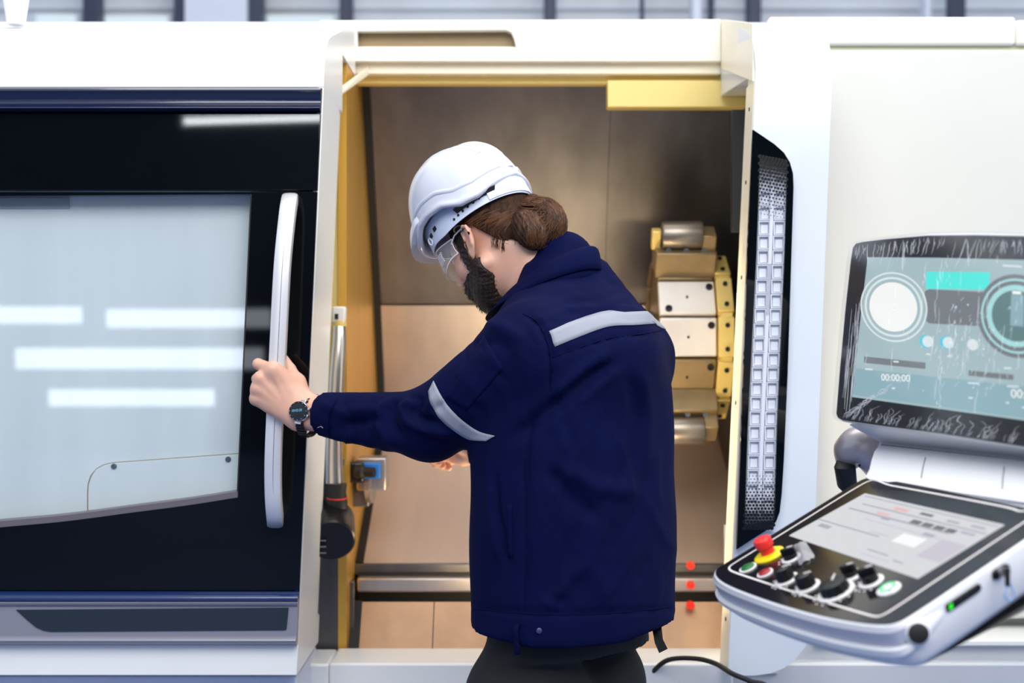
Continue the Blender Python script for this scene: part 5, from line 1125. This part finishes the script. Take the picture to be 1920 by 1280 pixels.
v, f = loft([[bnd(t, .033, .003), bnd(t, .066, .003), bnd(t, .066, .0005), bnd(t, .033, .0005)] for t in np.linspace(2.45, 2*PI-2.45, 20)]); mesh('nape_plate', v, f, M('white_nape_plate', (226, 232, 244), .4), hat, smooth=True, angle=40)
for t0, z in ((1.02, .058), (.80, .056)):
    v, f = loft([[bnd(t, z-.004, .0012), bnd(t, z+.004, .0012), bnd(t, z+.004, -.001), bnd(t, z-.004, -.001)] for t in np.linspace(t0-.055, t0+.055, 5)]); mesh('band_slot', v, f, m_rubber, hat)
c = bnd(.74, .048, .004); v, f = tube_geo([c+(HF*.004*math.cos(a)+HU*.007*math.sin(a)) for a in np.linspace(0, 2*PI, 16)], .0016, 8); mesh('strap_clip', v, f, m_hat, hat, smooth=True)
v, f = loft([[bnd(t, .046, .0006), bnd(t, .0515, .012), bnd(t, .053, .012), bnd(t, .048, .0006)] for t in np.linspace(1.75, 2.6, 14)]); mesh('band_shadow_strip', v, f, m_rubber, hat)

# ------------------------------------------------------------------ safety goggles
gog = thing('safety_goggles', 'clear plastic safety goggles over the eyes of the bearded man', 'goggles', tow((.10, 0, .01)))
m_gog = GLASS('clear_goggle_plastic', (244, 246, 250), 1.55, .05, .15, (236, 232, 234)); m_gedge = M('clear_plastic_edge', (232, 230, 234), .15)
def gp(t, w): # t: angle round the front, w: 0 bottom .. 1 top
    c, s = math.cos(t), math.sin(t); r = .080; k = max(0, abs(t)-.9); lo_ = -.017+.012*min(1, k/.6); hi_ = .040-.010*min(1, k/.7)
    x = .045+.076*c**.8 if c > 0 else .045+.06*c; return tow((x+.004*math.sin(PI*w), r*s*(1 if abs(t) < 1.5 else 1.0), lo_+(hi_-lo_)*w))
ta = np.linspace(-1.75, 1.75, 40); rows = [[gp(t, w) for w in np.linspace(0, 1, 9)] for t in ta]
v = [p for r in rows for p in r]; f = [(i*9+j, i*9+j+1, (i+1)*9+j+1, (i+1)*9+j) for i in range(39) for j in range(8)]
mesh('lens', v, f, m_gog, gog, smooth=True, angle=0)
v, f = tube_geo([gp(t, 0) for t in ta], .0013, 6); mesh('lens_edge', v, f, m_gedge, gog, smooth=True); v, f = tube_geo([gp(t, 1) for t in ta], .0013, 6); mesh('lens_edge', v, f, m_gedge, gog, smooth=True)
for s in (1, -1):
    v, f = tube_geo([gp(s*1.75, w) for w in np.linspace(0, 1, 8)], .0009, 6); mesh('lens_edge', v, f, m_gedge, gog, smooth=True)
    for i in range(6):
        a, b_ = gp(s*(1.02+.0*i), .28+.09*i), gp(s*(1.30+.0*i), .30+.09*i); off = HL_*s*.001; v, f = tube_geo([a+off, b_+off], .0011, 5); mesh('vent_rib', v, f, m_gedge, gog)
    v, f = tube_geo([gp(s*1.7, .75), tow((.022, s*.082, .030)), tow((-.008, s*.084, .030)), tow((-.022, s*.083, .016))], .0016, 6); mesh('temple_arm', v, f, m_gedge, gog, smooth=True)

# ------------------------------------------------------------------ wristwatch
axw = nrm((lwe0+lwe1)/2-(lw0+lw1)/2); wc = W(581, 779, 2.828)
wt = thing('wristwatch', 'round smartwatch with black strap on the left wrist below the cuff', 'watch', wc)
m_case = M('watch_steel', (206, 204, 206), .22, .9); vv = nrm(lw0-lw1); nn_ = np.cross(axw, vv); nn_ = nn_ if np.dot(nn_, CAM-wc) > 0 else -nn_; vv = np.cross(nn_, axw); vv = vv if vv[2] > 0 else -vv
def ring_(a, r_add=0): return wc+vv*(.0400+r_add)*math.sin(a)+nn_*(.0320+r_add)*math.cos(a)
v, f = loft([[ring_(a)-axw*.0085, ring_(a, .0025)-axw*.0085, ring_(a, .0025)+axw*.0085, ring_(a)+axw*.0085] for a in np.linspace(.5, 2*PI-.5, 48)]); mesh('strap', v, f, m_blackp, wt, smooth=True, angle=40)
for i in range(7):
    for a0_, sg_ in ((.55, 1), (-.55, -1)):
        a = a0_+sg_*.17*i; mb = MB(); tg = nrm(ring_(a+.02)-ring_(a-.02)); rd = np.cross(tg, axw); mb.obox(ring_(a, .003), axw*.0088, tg*.0022, rd*.0012); mb.make('strap_link', m_blackp, wt)
wn = nrm(nn_*.55+nrm(CAM-wc)*.55-axw*.15); c = wc+nn_*.0345+axw*-.002
v, f = lathe([(.0175, -.006), (.0205, -.004), (.0208, .004), (.0200, .0065), (.0188, .0080), (.0178, .0080)], c, wn, 40); cs = mesh('case', v, f, m_case, wt, smooth=True, angle=30)
v, f = lathe([(.0196, .0068), (.0190, .0088), (.0160, .0084)], c, wn, 40); mesh('bezel', v, f, M('dark_watch_bezel', (40, 40, 44), .3, .6), cs, smooth=True, angle=30)
v, f = lathe([(.0162, .0070), (.0162, .0086), (0, .0087)], c, wn, 40); dl = mesh('dial', v, f, M('black_watch_dial', (14, 20, 28), .1), cs)
u2 = nrm(np.cross(UZ, wn)); v2 = np.cross(wn, u2); u2 = u2 if u2[0] > 0 else -u2; v2 = v2 if v2[2] > 0 else -v2
text('09:02:28', 0, 0, .0068, c+wn*.0089-u2*.0128-v2*.0022, u2*.92+v2*.10, v2, wn, EM('watch_digits', (120, 190, 236), .9), dl)
for k in range(12):
    a = k*PI/6; q = c+wn*.0090+(u2*math.cos(a)+v2*math.sin(a))*.0176; MB().obox(q, u2*.0005, v2*.0005, wn*.0002).make('hour_mark', m_line, cs)
for s in (1, -1): mb = MB(); mb.obox(c+vv*s*.021-nn_*.004, axw*.0075, vv*.004, nn_*.003); mb.make('lug', m_case, cs, bevel=.001)
for s in (.007, -.007): v, f = lathe([(.003, -.002), (.003, .003), (0, .003)], c+axw*.0205+vv*s, axw, 10); mesh('push_button', v, f, m_case, cs)
